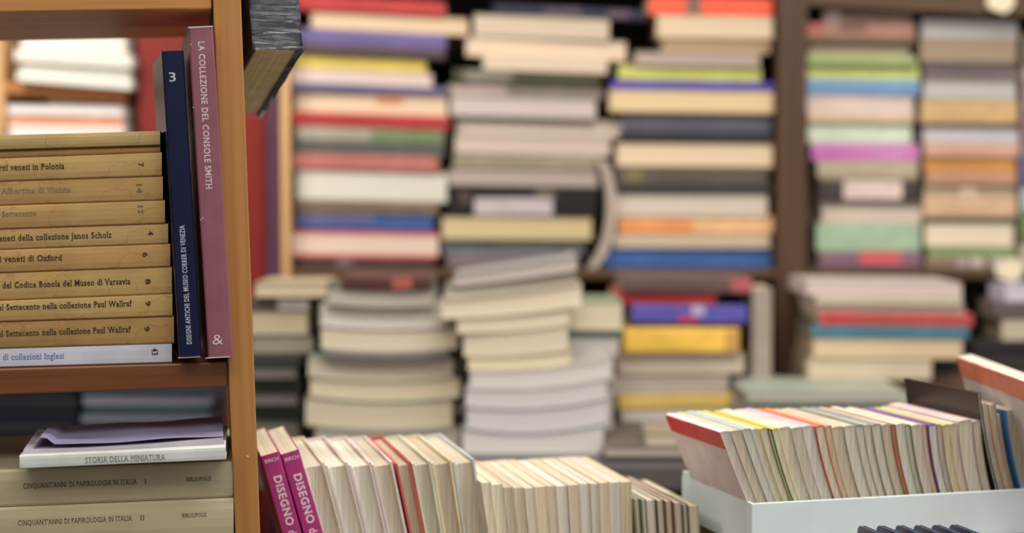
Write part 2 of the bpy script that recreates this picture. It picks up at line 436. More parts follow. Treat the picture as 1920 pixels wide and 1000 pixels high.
titles = {
    2: [('rni veneti in Polonia', (-3, 320), (120, 316.5), 11.5, '#2c2114')],
    3: [('Albertina di Vienna', (1, 363.5), (132, 360.5), 10.5, '#85735a')],
    4: [('Settecento', (3, 407), (67, 405), 10.5, '#7a6a50')],
    5: [('eneti della collezione Janos Scholz', (-3, 453), (209, 446), 11.5, '#3a2c1a')],
    6: [('i veneti di Oxford', (-2, 492), (116, 489), 11.5, '#2c2114')],
    7: [('i del Codice Bonola del Museo di Varsavia', (-5, 542), (244, 533.5), 11.5, '#2c2114')],
    8: [('el Settecento nella collezione Paul Wallraf', (-4, 583), (247, 575), 11.5, '#32261a')],
    9: [('el Settecento nella collezione Paul Wallraf', (-5, 633), (245, 624), 11.5, '#3c2e1c')],
    10: [('di collezioni Inglesi', (4, 677.5), (119, 674.5), 11.5, '#4a7cc0')],
}
nums = {2: ('7', 259, 305, 313, '#2c2114'), 3: ('14', 256, 344, 362, '#7a6850'), 4: ('12', 258, 385, 401, '#7a6850'), 5: ('4', 277, 434, 442, '#2c2114'),
        6: ('6', 267, 474, 483, '#2c2114'), 7: ('8', 272, 524, 534, '#1c140c'), 8: ('9', 272, 566, 575, '#2c2114'), 9: ('9', 270, 614, 623, '#2c2114'), 10: ('43', 284, 655, 668, '#2a2a2e')}
def px_book(F, xl, xr, tl, tr, bl, br, depth, cover, pages, label, **kw):
    """tl, tr.. are the rows at the picture's x = 0 and at xr; extended straight to xl"""
    def ln(a, b): return lambda x: a + (b - a) * x / xr
    ft, fb = ln(tl, tr), ln(bl, br)
    hi = [F.loc(x, ft(x)) for x in (xl, (xl + xr) / 2, xr)]; lo = [F.loc(x, fb(x)) for x in (xl, (xl + xr) / 2, xr)]
    return make_book(F, lo, hi, depth, 's', cover, pages, label, **kw)
prev_b = None
for i, (tl, tr, bl, br, xr, c, st, yo, wds) in enumerate(TAN):
    nx = TAN[i + 1] if i + 1 < len(TAN) else None
    # let every book rest on the one below: its underside follows the next book's top
    if nx:
        k = nx[0] + (nx[1] - nx[0]) * 1.0
        bl2, br2 = nx[0] - 0.6, nx[1] - 0.6
    else:
        z = SHELF_Z; bl2, br2 = 691.2, 682.2
    m = cover_mat('#b9bac2', 0.35, 1.4) if i == 10 else aged_mat(c, st, 1.45, 22 + 3 * (i % 4))
    b = px_book(FB, xr - 610 - 6 * (i % 3), xr, tl, tr, bl2, br2, 0.17, m, page_mat('#c8b58e'), wds, ct=0.0006, y0=0.004 + yo, bulge=0.0006 if i != 10 else 0.0)
    for (s, p0, p1, cap, colr) in titles.get(i, []):
        lettering(FB, b, s, p0, p1, cap, colr, bold=0.02 if i in (2, 5, 6, 7, 8, 9) else 0.008)
    if i in nums:
        s, x, y0_, y1_, colr = nums[i]
        lettering(FB, b, s, (x, y0_), (x + 0.5, y1_), 9.5 if i != 10 else 11, colr, bold=0.02, name='volume_number')

# upright navy and mauve books, each in its own slightly turned plane
def upright(F, tl, wpx, bl, depth, cover, pages, label, ct, y0=0.0, sq=0.001, bulge=0.0):
    """F is rolled so that the spine is a plain rectangle; tl its top left pixel"""
    a = F.loc(*tl); k = (F.loc(tl[0] + 10, tl[1]) - F.loc(*tl)).length / 10
    x0, z1 = a.x, a.y; x1 = x0 + wpx * k; z0 = F.loc(*bl).y
    lo = [Vector((x0, lerp(z0, z1, t))) for t in (0, 0.5, 1)]; hi = [Vector((x1, lerp(z0, z1, t))) for t in (0, 0.5, 1)]
    return make_book(F, lo, hi, depth, 's', cover, pages, label, ct=ct, sq=sq, y0=y0, bulge=bulge)
FN = Frame(303, 96, 1.288, yaw=13.5, roll=2.95)
navy = upright(FN, (303, 96), 41.5, (333, 673), 0.16, cover_mat('#0e1a4c', 0.32, 0.62), page_mat('#d8d2c2', 'x'), 'navy blue upright book numbered 3 leaning right beside the tan pile', 0.0008)
lettering(FN, navy, '3', (317.5, 153), (329.5, 152.6), 17, '#d6d6da', bold=0.0, name='volume_number')
lettering(FN, navy, 'DISEGNI ANTICHI DEL MUSEO CORRER DI VENEZIA', (359.5, 645), (345.5, 422), 9, '#cdd0dc', bold=0.006)
patch(FN, navy, [(334, 672.6), (376, 669.9), (376, 667.9), (350, 670.0), (334, 670.4)], '#8f8a7c', name='worn_edge')
FM = Frame(353, 52, 1.290, yaw=12.0, roll=3.05)
mauve = upright(FM, (353, 50.5), 46.5, (384, 673.5), 0.17, cover_mat('#8a4f5a', 0.42, 1.2), page_mat('#d8d2c2', 'x'), 'tall dusty mauve upright book lettered in white against the bookcase post', 0.0009)
lettering(FM, mauve, 'LA COLLEZIONE DEL CONSOLE SMITH', (371.5, 77.5), (386.5, 355), 11.5, '#e2d4d6', bold=0.008)
lettering(FM, mauve, '&', (399, 646.5), (418, 645.6), 18, '#e4dada', bold=-0.012, serif=False, name='publisher_mark')
for pp in ([(353, 53.2), (398.5, 50.6), (398.5, 48.4), (353, 50.6)], [(385, 672.8), (431, 669.9), (431, 668.4), (385, 671.2)]):
    patch(FM, mauve, pp, '#c9b4b4', name='worn_edge')
for (x, y) in ((357, 82), (376, 411), (381, 417), (379, 408), (362, 200)):
    patch(FM, mauve, [(x, y), (x + 1.6, y + .3), (x + 1.2, y + 2.8), (x - .2, y + 2)], '#d8b9bd' if x != 381 else '#3c1c24', name='chip', lift=0.0003)

# lower compartment
g_rope = aged_mat('#a3987a', '#978c6e', 1.5, 60, 0.12)
b = px_book(FB, -190, 437, 883.5, 867.5, 952.5, 934.0, 0.18, g_rope, page_mat('#cfc6ac'), 'thick beige papyrology book volume I lying on volume II', ct=0.0009, y0=0.002, bulge=0.001)
lettering(FB, b, "CINQUANT'ANNI DI PAPIROLOGIA IN ITALIA", (43, 917.5), (257, 909), 10, '#4c4636', bold=0.0)
lettering(FB, b, 'I', (271, 908.5), (274.5, 908.4), 9, '#4c4636', bold=0.0, name='volume_number')
lettering(FB, b, 'BIBLIOPOLIS', (350, 904), (396, 902), 7.5, '#4c4636', bold=0.0, name='publisher_name')
b = px_book(FB, -190, 438, 953.5, 935.0, 1024, 1006.5, 0.18, g_rope, page_mat('#cfc6ac'), 'thick beige papyrology book volume II at the bottom of the left shelf', ct=0.0009, y0=0.000, bulge=0.001)
lettering(FB, b, "CINQUANT'ANNI DI PAPIROLOGIA IN ITALIA", (34, 986), (248, 976.5), 10, '#4c4636', bold=0.0)
lettering(FB, b, 'II', (263, 976), (271, 975.7), 9, '#4c4636', bold=0.0, name='volume_number')
lettering(FB, b, 'BIBLIOPOLIS', (342, 971), (387, 969), 7.5, '#4c4636', bold=0.0, name='publisher_name')
FW = Frame(230, 860, 1.270, yaw=8.2, roll=1.6)
lo = [FW.loc(x, y) for x, y in ((37, 880.3), (230, 871.3), (424, 863.2))]; hi = [FW.loc(x, y) for x, y in ((36, 855.5), (230, 847.5), (423, 838))]
b = make_book(FW, lo, hi, 0.115, 's', cover_mat('#c2c4bc', 0.4, 1.35), page_mat('#d2cbb6'), 'thin white book titled Storia della Miniatura on the beige volumes', ct=0.0006, y0=0.001)
lettering(FW, b, 'STORIA DELLA MINIATURA', (160, 869), (310, 862.8), 10.5, '#6e6e68', bold=0.0)
# the plastic covered magazine lying on it
FV = Frame(230, 845, 1.275, yaw=9.5, roll=1.5)
lo = [FV.loc(x, y) for x, y in ((42, 854.2), (150, 849.5), (290, 843), (421, 837.2))]
hi = [FV.loc(x, y) for x, y in ((43, 845.0), (150, 842.5), (290, 834), (418, 822.5))]
mg = make_book(FV, lo, hi, 0.105, 's', cover_mat('#a8a0a8', 0.35, 1.35), page_mat('#cabfae'), 'thin mauve-grey magazine in a curling sleeve with painted lilac sheen on the white miniature book', ct=0.0006, y0=0.006, name='magazine', cat='magazine')
bx, bz = mg['_base']
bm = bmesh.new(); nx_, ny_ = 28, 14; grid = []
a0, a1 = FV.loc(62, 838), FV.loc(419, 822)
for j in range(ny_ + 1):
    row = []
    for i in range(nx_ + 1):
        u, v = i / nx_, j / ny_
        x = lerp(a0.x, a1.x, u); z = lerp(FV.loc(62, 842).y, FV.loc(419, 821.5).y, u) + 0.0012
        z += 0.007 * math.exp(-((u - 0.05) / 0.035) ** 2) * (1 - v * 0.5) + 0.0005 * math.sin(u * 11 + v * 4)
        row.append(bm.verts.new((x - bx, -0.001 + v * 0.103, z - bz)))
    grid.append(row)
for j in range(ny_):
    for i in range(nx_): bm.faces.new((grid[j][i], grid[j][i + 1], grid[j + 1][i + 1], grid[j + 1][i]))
o = mesh_obj('sleeve_sheen', bm, cover_mat('#9088ac', 0.45, 1.3), mg)  # sky reflection on the plastic sleeve, put into this lilac colour
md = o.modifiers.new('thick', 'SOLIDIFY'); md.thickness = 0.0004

# ------------------------------------------------------------------ wrapped book hanging by the post
dvec = Vector((-0.058, 0.155, -0.052)).normalized()
v_right = Vector((dvec.y, -dvec.x, 0)).normalized()
v_up = v_right.cross(dvec).normalized(); v_right = dvec.cross(v_up).normalized()
c0 = at(477, 91, 1.400)
M = Matrix((v_right, dvec, v_up)).transposed()
Wd = (at(549, 92, 1.425) - c0).length; Hh = 0.26; Dd = 0.155
root = empty('plastic_wrapped_book', Matrix.Translation(c0) @ M.to_4x4(), 'dark slate book sealed in crinkled clear plastic jutting out right of the post', 'book')
bm = bmesh.new(); ctk = 0.002
loft(bm, [[(0, Dd, z), (0, 0.001, z), (0.001, 0, z), (Wd - 0.001, 0, z), (Wd, 0.001, z), (Wd, Dd, z), (Wd - ctk, Dd, z), (Wd - ctk, ctk, z), (ctk, ctk, z), (ctk, Dd, z)] for z in (0, Hh / 2, Hh)])
mesh_obj('cover', bm, cover_mat('#343a48', 0.5, 1.0), root)
bm = bmesh.new(); loft(bm, [[(ctk, ctk + .0004, z), (Wd - ctk, ctk + .0004, z), (Wd - ctk, Dd - .003, z), (ctk, Dd - .003, z)] for z in (0.0025, Hh - 0.0025)])
mesh_obj('page_block', bm, page_mat('#d0b890', 'x', 1.9), root)
bm = box_bm(-0.0012, Wd + 0.0012, -0.0012, Dd + 0.001, -0.0016, Hh + 0.001)
bmesh.ops.subdivide_edges(bm, edges=bm.edges[:], cuts=18, use_grid_fill=True)
for v in bm.verts:
    p = v.co
    k = math.sin(p.x * 260 + p.z * 90 + 2 * math.sin(p.y * 60)) * 0.5 + math.sin(p.z * 300 - p.x * 140 + p.y * 210) * 0.5
    n = Vector((-1 if p.x < 0 else (1 if p.x > Wd else 0), -1 if p.y < 0 else (1 if p.y > Dd else 0), -1 if p.z < 0 else (1 if p.z > Hh else 0)))
    v.co = p + n * (0.0004 + 0.0003 * k)
mesh_obj('plastic_wrap', bm, film_mat(), root)

# ================================================================== THE BACK BOOKCASE
YB = 2.62
FK = Frame(1480, 400, YB)
kb = empty('bookcase', Matrix.Translation(Vector((at(1480, 400, YB).x, YB, 0))), 'large dark brown bookcase at the back filled with lying book stacks', 'bookcase')
def kpart(name, x0, x1, y0, y1, z0, z1, m, bev=0.0015, parent=kb):
    o = kb.location
    return mesh_obj(name, box_bm(x0 - o.x, x1 - o.x, y0 - o.y, y1 - o.y, z0 - o.z, z1 - o.z, bev), m, parent)
def X(px, Y=YB): return at(px, 400, Y).x
def Z(py, Y=YB): return at(960, py, Y).z
dk = wood_mat('#33200f', '#4e331c', (60, 60, 2.5), 0.5, 1.15)
dkh = wood_mat('#3a2612', '#553c20', (2.5, 60, 60), 0.5, 1.2)
tanw = wood_mat('#a07c50', '#c49c6a', (60, 60, 2.5), 0.5, 1.3)
XL, XR = X(527), X(2330)
kpart('side_panel', XL, XL + 0.0125, YB, YB + 0.30, 0.01, 2.35, tanw)
kpart('upright', X(1456), X(1511), YB - 0.004, YB + 0.30, 0.01, 2.35, dk)
kpart('side_panel', XR, XR + 0.04, YB, YB + 0.30, 0.01, 2.35, dk)
for (a, b) in ((XL + 0.0125, X(1456)), (X(1511), XR)):
    left = a < 0
    kpart('shelf', a, b, YB, YB + 0.29, Z(523), Z(505), dkh)
    if left: kpart('shelf', a, b, YB, YB + 0.29, Z(-72), Z(-90), dkh)
    kpart('shelf', a, b, YB, YB + 0.29, Z(1180), Z(1160), dkh)
    kpart('shelf', a, b, YB, YB + 0.29, 2.30, 2.33, dkh)
kpart('back_panel', XL + 0.016, XR, YB + 0.292, YB + 0.30, 0.05, 2.33, wood_mat('#1c130c', '#2a1d12', (60, 60, 2.5), 0.6))
# the sagging upper right board
o = kb.location; bm = bmesh.new()
za, zb_ = Z(9), Z(30); tk = 0.034
loft(bm, [[(X(1511) - o.x, 0, za), (X(1511) - o.x, 0.29, za), (X(1511) - o.x, 0.29, za + tk), (X(1511) - o.x, 0, za + tk)],
          [(X(1925) - o.x, 0, zb_), (X(1925) - o.x, 0.29, zb_), (X(1925) - o.x, 0.29, zb_ + tk), (X(1925) - o.x, 0, zb_ + tk)],
          [(XR - o.x, 0, Z(24)), (XR - o.x, 0.29, Z(24)), (XR - o.x, 0.29, Z(24) + tk), (XR - o.x, 0, Z(24) + tk)]])
mesh_obj('shelf', bm, dkh, kb)
# round paper tags pinned to the shelf edges
def shelf_tag(px, py, r, label):
    p = at(px, py, YB - 0.006); bm = bmesh.new()
    bmesh.ops.create_cone(bm, cap_ends=True, segments=24, radius1=r, radius2=r * 0.96, depth=0.004, matrix=Matrix.Rotation(R(90), 4, 'X'))
    for v in bm.verts: v.co.z *= 0.8 + 0.1 * math.sin(v.co.x * 200)
    o = mesh_obj('shelf_tag', bm, cover_mat('#c8b896', 0.6, 1.4)); o.location = p; tag(o, label, 'tag')
shelf_tag(1876, 2, 0.021, 'round cream paper tag on the sagging top right shelf edge')
shelf_tag(1893, 507, 0.021, 'round cream paper tag on the middle right shelf edge')

PA = 'in the leftmost back stack'
stack(YB + 0.015, PA, [
    (-4, 556, 834, 's', '#a32420', '#c8b08a', 'bright red'),
    (25, 582, 877, 'f', '#b59a6e', '#c6a984', 'wide beige'),
    (57, 558, 836, 's', '#5c4f80', '#a89a8a', 'violet'),
    (86, 566, 832, 's', '#4a3a40', '#a89a8a', 'dim plum'),
    (105, 552, 798, 's', '#b9a42e', '#c8b08a', 'mustard yellow'),
    (133, 547, 810, 'f', '#b8a898', '#c4aca0', 'pinkish white'),
    (158, 545, 838, 's', '#56506c', '#a89a8a', 'slate violet'),
    (176, 553, 838, 'f', '#c8996c', '#c9ae8c', 'cream', {'patches': [(705, 755, 0.02, 0.45, '#b8744a')]}),
    (213, 547, 842, 's', '#98201e', '#c8b08a', 'crimson'),
    (241, 555, 832, 's', '#8d8674', '#a89a8a', 'grey-green', {'patches': [(695, 831, 0.05, 0.95, '#5f7044')]}),
    (267, 553, 832, 's', '#4a4c48', '#a89a8a', 'charcoal'),
    (291, 550, 822, 's', '#a2594e', '#c8b08a', 'faded red'),
    (321, 556, 838, 'f', '#b9b6a4', '#c0baa8', 'thick white'),
    (376, 556, 822, 's', '#6a5640', '#a89a8a', 'brown'),
    (402, 556, 812, 's', '#2d4a80', '#a89a8a', 'blue', {'patches': [(558, 700, 0.0, 0.45, '#5a587a')]}),
    (434, 548, 822, 'f', '#b03a34', '#cdb09c', 'red-covered pink-paged', {'ct': 0.005}),
    (484, 556, 812, 's', '#3d2a28', '#8a7a6a', 'mottled maroon', {'patches': [(630, 660, 0.1, 0.8, '#6a5a58')]}),
], 505, (0.055, 0.012), depth=0.17)

PB = 'in the second back stack'
stack(YB + 0.02, PB, [
    (9, 925, 1212, 's', '#1e1e30', '#6a6258', 'navy black', {'patches': [(1020, 1090, 0.1, 0.9, '#4a4048'), (1140, 1180, 0.1, 0.9, '#50404c')]}),
    (29, 888, 1143, 'f', '#5e6a5e', '#b9a58a', 'shorter cream'),
    (71, 873, 1175, 'f', '#a8966e', '#c9b092', 'widest cream'),
    (108, 905, 1140, 'f', '#c4a890', '#c2ae94', 'narrow cream'),
    (133, 850, 1125, 's', '#3a3822', '#8a7a6a', 'dark olive', {'patches': [(870, 960, 0.0, 0.8, '#70685a')]}),
    (161, 840, 1130, 's', '#75675e', '#a89a8a', 'grey mauve', {'patches': [(845, 950, 0.1, 0.9, '#a08a80')]}),
    (183, 845, 1118, 'f', '#5a6c58', '#b4a49c', 'pinkish grey'),
    (221, 855, 1172, 'f', '#6e6248', '#b6a494', 'wide rosy'),
    (256, 852, 1145, 'f', '#6a7058', '#b8a294', 'rosy beige'),
    (291, 850, 1125, 's', '#84785e', '#8a7a6a', 'khaki'),
    (318, 840, 1122, 'f', '#5c5444', '#a08e84', 'dusky mauve'),
    (350, 840, 1120, 's', '#17120f', '#8a7a6a', 'white-labelled black', {'patches': [(890, 1036, 0.38, 0.93, '#a89a9c'), (1005, 1040, 0.1, 0.4, '#6a5a48'), (862, 880, 0.2, 0.6, '#4a3a34')]}),
    (408, 828, 1110, 'f', '#7e7c4c', '#bca676', 'golden tan'),
    (450, 830, 1098, 's', '#5c6266', '#a89a8a', 'blue-grey', {'patches': [(925, 1090, 0.0, 0.5, '#7c7060')]}),
    (478, 838, 1085, 's', '#6a5a5e', '#a89a8a', 'dull plum'),
], 505, (0.045, 0.0), depth=0.17)
# curved magazine standing wedged beside the second stack
F = Frame(1130, 505, YB + 0.01)
zsh = Z(505) + 0.0006 - F.O.z
pts = [(1100, 505), (1118, 478), (1132, 440), (1137, 400), (1136, 360), (1128, 320), (1118, 300)]
lo = [F.loc(x, y) for x, y in pts]; hi = [F.loc(x + 19, y + 1) for x, y in pts]; lo[0].y = hi[0].y = zsh
make_book(F, lo, hi, 0.2, 'f', cover_mat('#8e8672'), page_mat('#a69484', 'x'), 'grey magazine standing bent like a bow beside the second back stack', name='magazine', cat='magazine')

PC = 'left of the dark post'
stack(YB + 0.012, PC, [
    (-6, 1218, 1450, 's', '#dc4212', '#c8b08a', 'fiery orange', {'patches': [(1288, 1316, 0.05, 0.9, '#6a5648')]}),
    (28, 1232, 1450, 'f', '#98805c', '#c2ab88', 'thick beige'),
    (72, 1242, 1446, 'f', '#5a6038', '#a0845e', 'tan-brown'),
    (98, 1190, 1425, 'f', '#907e74', '#a08c80', 'mauve grey'),
    (124, 1160, 1428, 's', '#a9a746', '#c8b08a', 'lime yellow'),
    (152, 1145, 1451, 's', '#3a3590', '#a89a8a', 'royal blue'),
    (170, 1143, 1451, 'f', '#b09454', '#c8ac7c', 'wide golden cream'),
    (211, 1168, 1448, 's', '#4c4b58', '#a89a8a', 'slate'),
    (247, 1162, 1450, 's', '#1f2224', '#8a7a6a', 'black'),
    (270, 1156, 1449, 'f', '#a06c50', '#c8b08c', 'peach cream'),
    (313, 1155, 1440, 's', '#4c4438', '#8a7a6a', 'brown grey', {'patches': [(1172, 1205, 0.2, 0.8, '#6c6230')]}),
    (348, 1150, 1448, 's', '#2a2828', '#8a7a6a', 'thin black'),
    (363, 1153, 1440, 'f', '#a0a088', '#bbac98', 'pale grey'),
    (406, 1158, 1450, 's', '#cf9c64', '#c8b08a', 'orange', {'patches': [(1160, 1300, 0.3, 0.98, '#cf7a2e')]}),
    (438, 1150, 1445, 'f', '#9c8c78', '#b8a184', 'plain tan'),
    (465, 1132, 1448, 's', '#28528c', '#a89a8a', 'wide cobalt blue'),
], 505, (0.02, 0.0), depth=0.17)

PD = 'right of the dark post'
stack(YB + 0.012, PD, [
    (17, 1545, 1712, 's', '#6f5244', '#a89a8a', 'dusty brown', {'patches': [(1548, 1578, 0.0, 0.95, '#947c78')]}),
    (44, 1513, 1716, 's', '#8c6450', '#a89a8a', 'rust', {'patches': [(1514, 1545, 0.05, 0.6, '#a04a42'), (1575, 1625, 0.05, 0.5, '#6a4440')]}),
    (75, 1518, 1716, 's', '#3c3a1c', '#8a7a6a', 'deep olive'),
    (84, 1518, 1708, 'f', '#7c7a50', '#8e7e66', 'dun'),
    (105, 1514, 1718, 's', '#88985a', '#a89a8a', 'sage green'),
    (122, 1513, 1726, 's', '#aab458', '#c8b08a', 'lime green'),
    (150, 1513, 1724, 's', '#5a80a6', '#a89a8a', 'sky blue'),
    (179, 1513, 1715, 'f', '#a08c80', '#c2aca2', 'blush'),
    (212, 1516, 1714, 's', '#bca07c', '#c8b08a', 'sand'),
    (230, 1517, 1712, 's', '#b0bca4', '#c8b08a', 'pale mint'),
    (270, 1524, 1725, 's', '#b0629c', '#c8b08a', 'magenta-edged', {'patches': [(1530, 1585, 0.4, 0.95, '#ae549a'), (1640, 1700, 0.4, 0.9, '#b070a0')]}),
    (303, 1534, 1722, 's', '#9c8e70', '#a89a8a', 'khaki cream'),
    (334, 1538, 1722, 's', '#3a302c', '#8a7a6a', 'pink-labelled black', {'patches': [(1583, 1692, 0.12, 0.95, '#bea89e'), (1540, 1720, 0.0, 0.1, '#84745c')]}),
    (376, 1538, 1726, 's', '#837a70', '#8a7a6a', 'thin grey'),
    (388, 1543, 1732, 'f', '#8e8478', '#b8a694', 'buff'),
    (420, 1532, 1726, 's', '#86a080', '#a89a8a', 'soft green'),
    (472, 1536, 1729, 's', '#70505e', '#a89a8a', 'purple', {'patches': [(1612, 1690, 0.0, 0.75, '#b8444a')]}),
], 505, (0.02, 0.0), depth=0.17)
F = Frame(1524, 505, YB + 0.10)
lo = [F.loc(1512, y) for y in (505, 300)]; hi = [F.loc(1529, y) for y in (505, 300)]
lo[0].y = hi[0].y = F.loc(1520, ypx(CAMZ - Z(505), YB + 0.10)).y + 0.0004
make_book(F, lo, hi, 0.15, 's', cover_mat('#a68a80'), page_mat('#c8b08a', 'x'), 'pinkish book standing upright between the dark post and its stack')

PE = 'in the back shelf\'s far-right stack'
stack(YB + 0.012, PE, [
    (35, 1731, 1912, 'f', '#848478', '#a6a29c', 'light grey'),
    (71, 1728, 1910, 'f', '#806850', '#927c62', 'thick tan-brown'),
    (116, 1733, 1912, 's', '#4a4440', '#8a7a6a', 'smoky'),
    (131, 1735, 1918, 's', '#645452', '#8a7a6a', 'dusky brown'),
    (152, 1733, 1908, 'f', '#788670', '#a8a49c', 'silver-grey'),
    (187, 1729, 1910, 's', '#b6905a', '#a89a8a', 'ochre'),
    (232, 1731, 1908, 's', '#40303e', '#8a7a6a', 'thin aubergine'),
    (242, 1733, 1912, 'f', '#a0a0a4', '#b0aaa8', 'lavender grey'),
    (268, 1735, 1912, 's', '#ba8a72', '#a89a8a', 'salmon'),
    (295, 1736, 1908, 's', '#b47a22', '#c8b08a', 'amber'),
    (322, 1738, 1906, 's', '#a87a5a', '#a89a8a', 'clay'),
    (347, 1736, 1908, 's', '#958464', '#a89a8a', 'disc-marked tan', {'patches': [(1802, 1834, 0.1, 0.95, '#b8a686')]}),
    (368, 1734, 1908, 's', '#b8946e', '#c8b08a', 'peach'),
    (408, 1738, 1905, 's', '#3c3e28', '#8a7a6a', 'dark green'),
    (420, 1736, 1902, 'f', '#a4a478', '#cdbc9c', 'bright cream'),
    (463, 1742, 1905, 's', '#75894e', '#a89a8a', 'moss green'),
    (484, 1738, 1910, 's', '#7c6450', '#8a7a6a', 'patched brown', {'patches': [(1795, 1815, 0.05, 0.9, '#a08c88'), (1822, 1845, 0.0, 0.9, '#b0a098'), (1862, 1885, 0.0, 0.9, '#a898a0')]}),
], 505, (0.02, 0.0), depth=0.17)
PX_ = 'cut off by the picture\'s right edge'
stack(YB + 0.012, PX_, [
    (60, 1921, 2110, 's', '#6a5a50', '#8a7a6a', 'brown'), (120, 1922, 2110, 'f', '#605448', '#a09080', 'grey'),
    (210, 1919, 2110, 's', '#8c6a78', '#8a7a6a', 'rosy'), (290, 1915, 2110, 's', '#5a5884', '#8a7a6a', 'violet'),
    (345, 1917, 2110, 'f', '#7a88a0', '#a8acb0', 'bluish white'), (395, 1914, 2110, 's', '#56703c', '#8a7a6a', 'green'),
    (450, 1916, 2110, 'f', '#a08a80', '#b4a090', 'pinkish'),
], 505, (0.0, 0.0), depth=0.17)

# ================================================================== PILE TABLE AND ITS PILES
def table(name, x0, x1, y0, y1, ztop, thick, mtop, mleg, label):
    root = empty(name, Matrix.Translation(((x0 + x1) / 2, (y0 + y1) / 2, 0)), label, 'table')
    cx, cy = (x0 + x1) / 2, (y0 + y1) / 2
    mesh_obj('table_top', box_bm(x0 - cx, x1 - cx, y0 - cy, y1 - cy, ztop - thick, ztop, 0.002), mtop, root)
    for sx in (x0 + 0.04 - cx, x1 - 0.04 - cx):
        for sy in (y0 + 0.04 - cy, y1 - 0.04 - cy):
            mesh_obj('leg', box_bm(sx - 0.022, sx + 0.022, sy - 0.022, sy + 0.022, 0.001, ztop - thick - 0.0003, 0.002), mleg, root)
    return root
ZP = CAMZ - HPILE; ZT = CAMZ - HTAB
table('display_table', -0.355, 1.15, 2.035, 2.60, ZP, 0.028, plain('#55504f', 0.5), dk, 'dark grey display table under the blurred book piles')

YF = 2.15; yb = ypx(HPILE, YF)
stack(YF, 'in the pile left of centre', [
    (521, 640, 806, 's', '#4e2a24', '#8a7a6a', 'dark red', {'patches': [(735, 772, 0.0, 0.9, '#a04c40')]}),
    (545, 612, 812, 'f', '#4a5a3c', '#a8a094', 'grey-paged'),
    (579, 598, 862, 'f', '#b4b0a8', '#bfb8ac', 'thick white'),
    (620, 600, 858, 'f', '#5a5450', '#c9bca0', 'thick cream'),
    (664, 606, 842, 's', '#6a6460', '#8a7a6a', 'thin dark grey'),
    (682, 575, 850, 'f', '#7e8c78', '#b8ab96', 'oatmeal'),
    (719, 578, 862, 'f', '#808878', '#c8b894', 'light cream'),
    (757, 570, 848, 'f', '#5c5c50', '#c0b294', 'bulky cream'),
    (812, 590, 862, 'f', '#6c6a60', '#aaa290', 'bottom greyish'),
], yb, (0.01, 0.0), (8, 10), depth=0.16)

YG = 2.12; yg = ypx(HPILE, YG)
stack(YG, 'in the slanting centre pile', [
    (497, 850, 1082, 'f', '#84807c', '#aca298', 'leaning grey'),
    (524, 832, 1080, 'f', '#6e6858', '#b0a590', 'slanting beige'),
    (552, 826, 1092, 'f', '#b8aa8a', '#cfc1a2', 'long cream'),
    (590, 856, 1068, 'f', '#8e8272', '#cdbfa2', 'ivory'),
    (622, 868, 1066, 'f', '#a8947c', '#cabca0', 'ivory'.replace('ivory', 'buff')),
    (668, 876, 1072, 'f', '#b4a872', '#cdbf9c', 'yellowish'),
    (694, 880, 1140, 'f', '#a8a4a0', '#c5beb8', 'thick whitish'),
    (730, 872, 1138, 'f', '#a89ea0', '#c2bbb8', 'lavender-white'),
    (768, 874, 1140, 'f', '#6c7070', '#c4bcbc', 'pink-white', {}),
    (814, 866, 1132, 'f', '#8a9088', '#c6c2bc', 'bottom white'),
], yg, (-0.15, 0.02), (2, 16), depth=0.17, jit=0.006)
F = Frame(840, 560, YG - 0.02)
stack(2.30, 'behind the centre pile\'s right side', [
    (567, 1065, 1168, 'f', '#78886c', '#cabb9a', 'cream'),
    (622, 1060, 1162, 's', '#43564a', '#8a7a6a', 'dark green'),
    (634, 1058, 1160, 'f', '#8e8e86', '#b8b0a8', 'grey'),
    (668, 1050, 1150, 'f', '#a8a498', '#cac2b2', 'white'),
    (715, 1050, 1150, 'f', '#a8a498', '#b8b0a0', 'plain'),
], ypx(HPILE, 2.30), depth=0.15)

YH = 2.42
stack(YH, 'in the yellow-banded pile', [
    (519, 1166, 1410, 's', '#58403c', '#8a7a6a', 'dark maroon', {'patches': [(1372, 1408, 0.05, 0.9, '#a0484c')]}),
    (549, 1152, 1345, 's', '#981c20', '#c8b08a', 'scarlet'),
    (573, 1186, 1402, 's', '#4a4498', '#a89a8a', 'blue-violet', {'patches': [(1298, 1322, 0.0, 0.6, '#9a92b4'), (1272, 1310, 0.55, 1.0, '#9c3060')]}),
    (607, 1182, 1392, 's', '#3c2a3a', '#8a7a6a', 'thin plum'),
    (616, 1170, 1386, 's', '#e2aa10', '#c8b08a', 'vivid yellow', {'patches': [(1360, 1384, 0.1, 0.95, '#b88438')]}),
    (662, 1160, 1398, 'f', '#6c4c28', '#b5a48e', 'ragged cream'),
    (704, 1146, 1368, 'f', '#6c6450', '#a8998a', 'grey-tan'),
    (741, 1160, 1420, 's', '#c4a43e', '#c8b08a', 'long pale yellow'),
    (768, 1166, 1400, 'f', '#7a6854', '#c0b6ae', 'bottom whitish'),
], ypx(HPILE, YH), (0.02, -0.02), depth=0.15)
F = Frame(1425, 700, 2.47); zt_ = F.loc(1425, ypx(HPILE, 2.47)).y + 0.0004
lo = [Vector((F.loc(1410, 600).x, zt_)), F.loc(1410, 541)]; hi = [Vector((F.loc(1447, 600).x, zt_)), F.loc(1447, 541)]
make_book(F, lo, hi, 0.10, 's', cover_mat('#9b8a7c'), page_mat('#c8b08a', 'x'), 'tall pinkish-grey book standing upright left of the dark post foot')

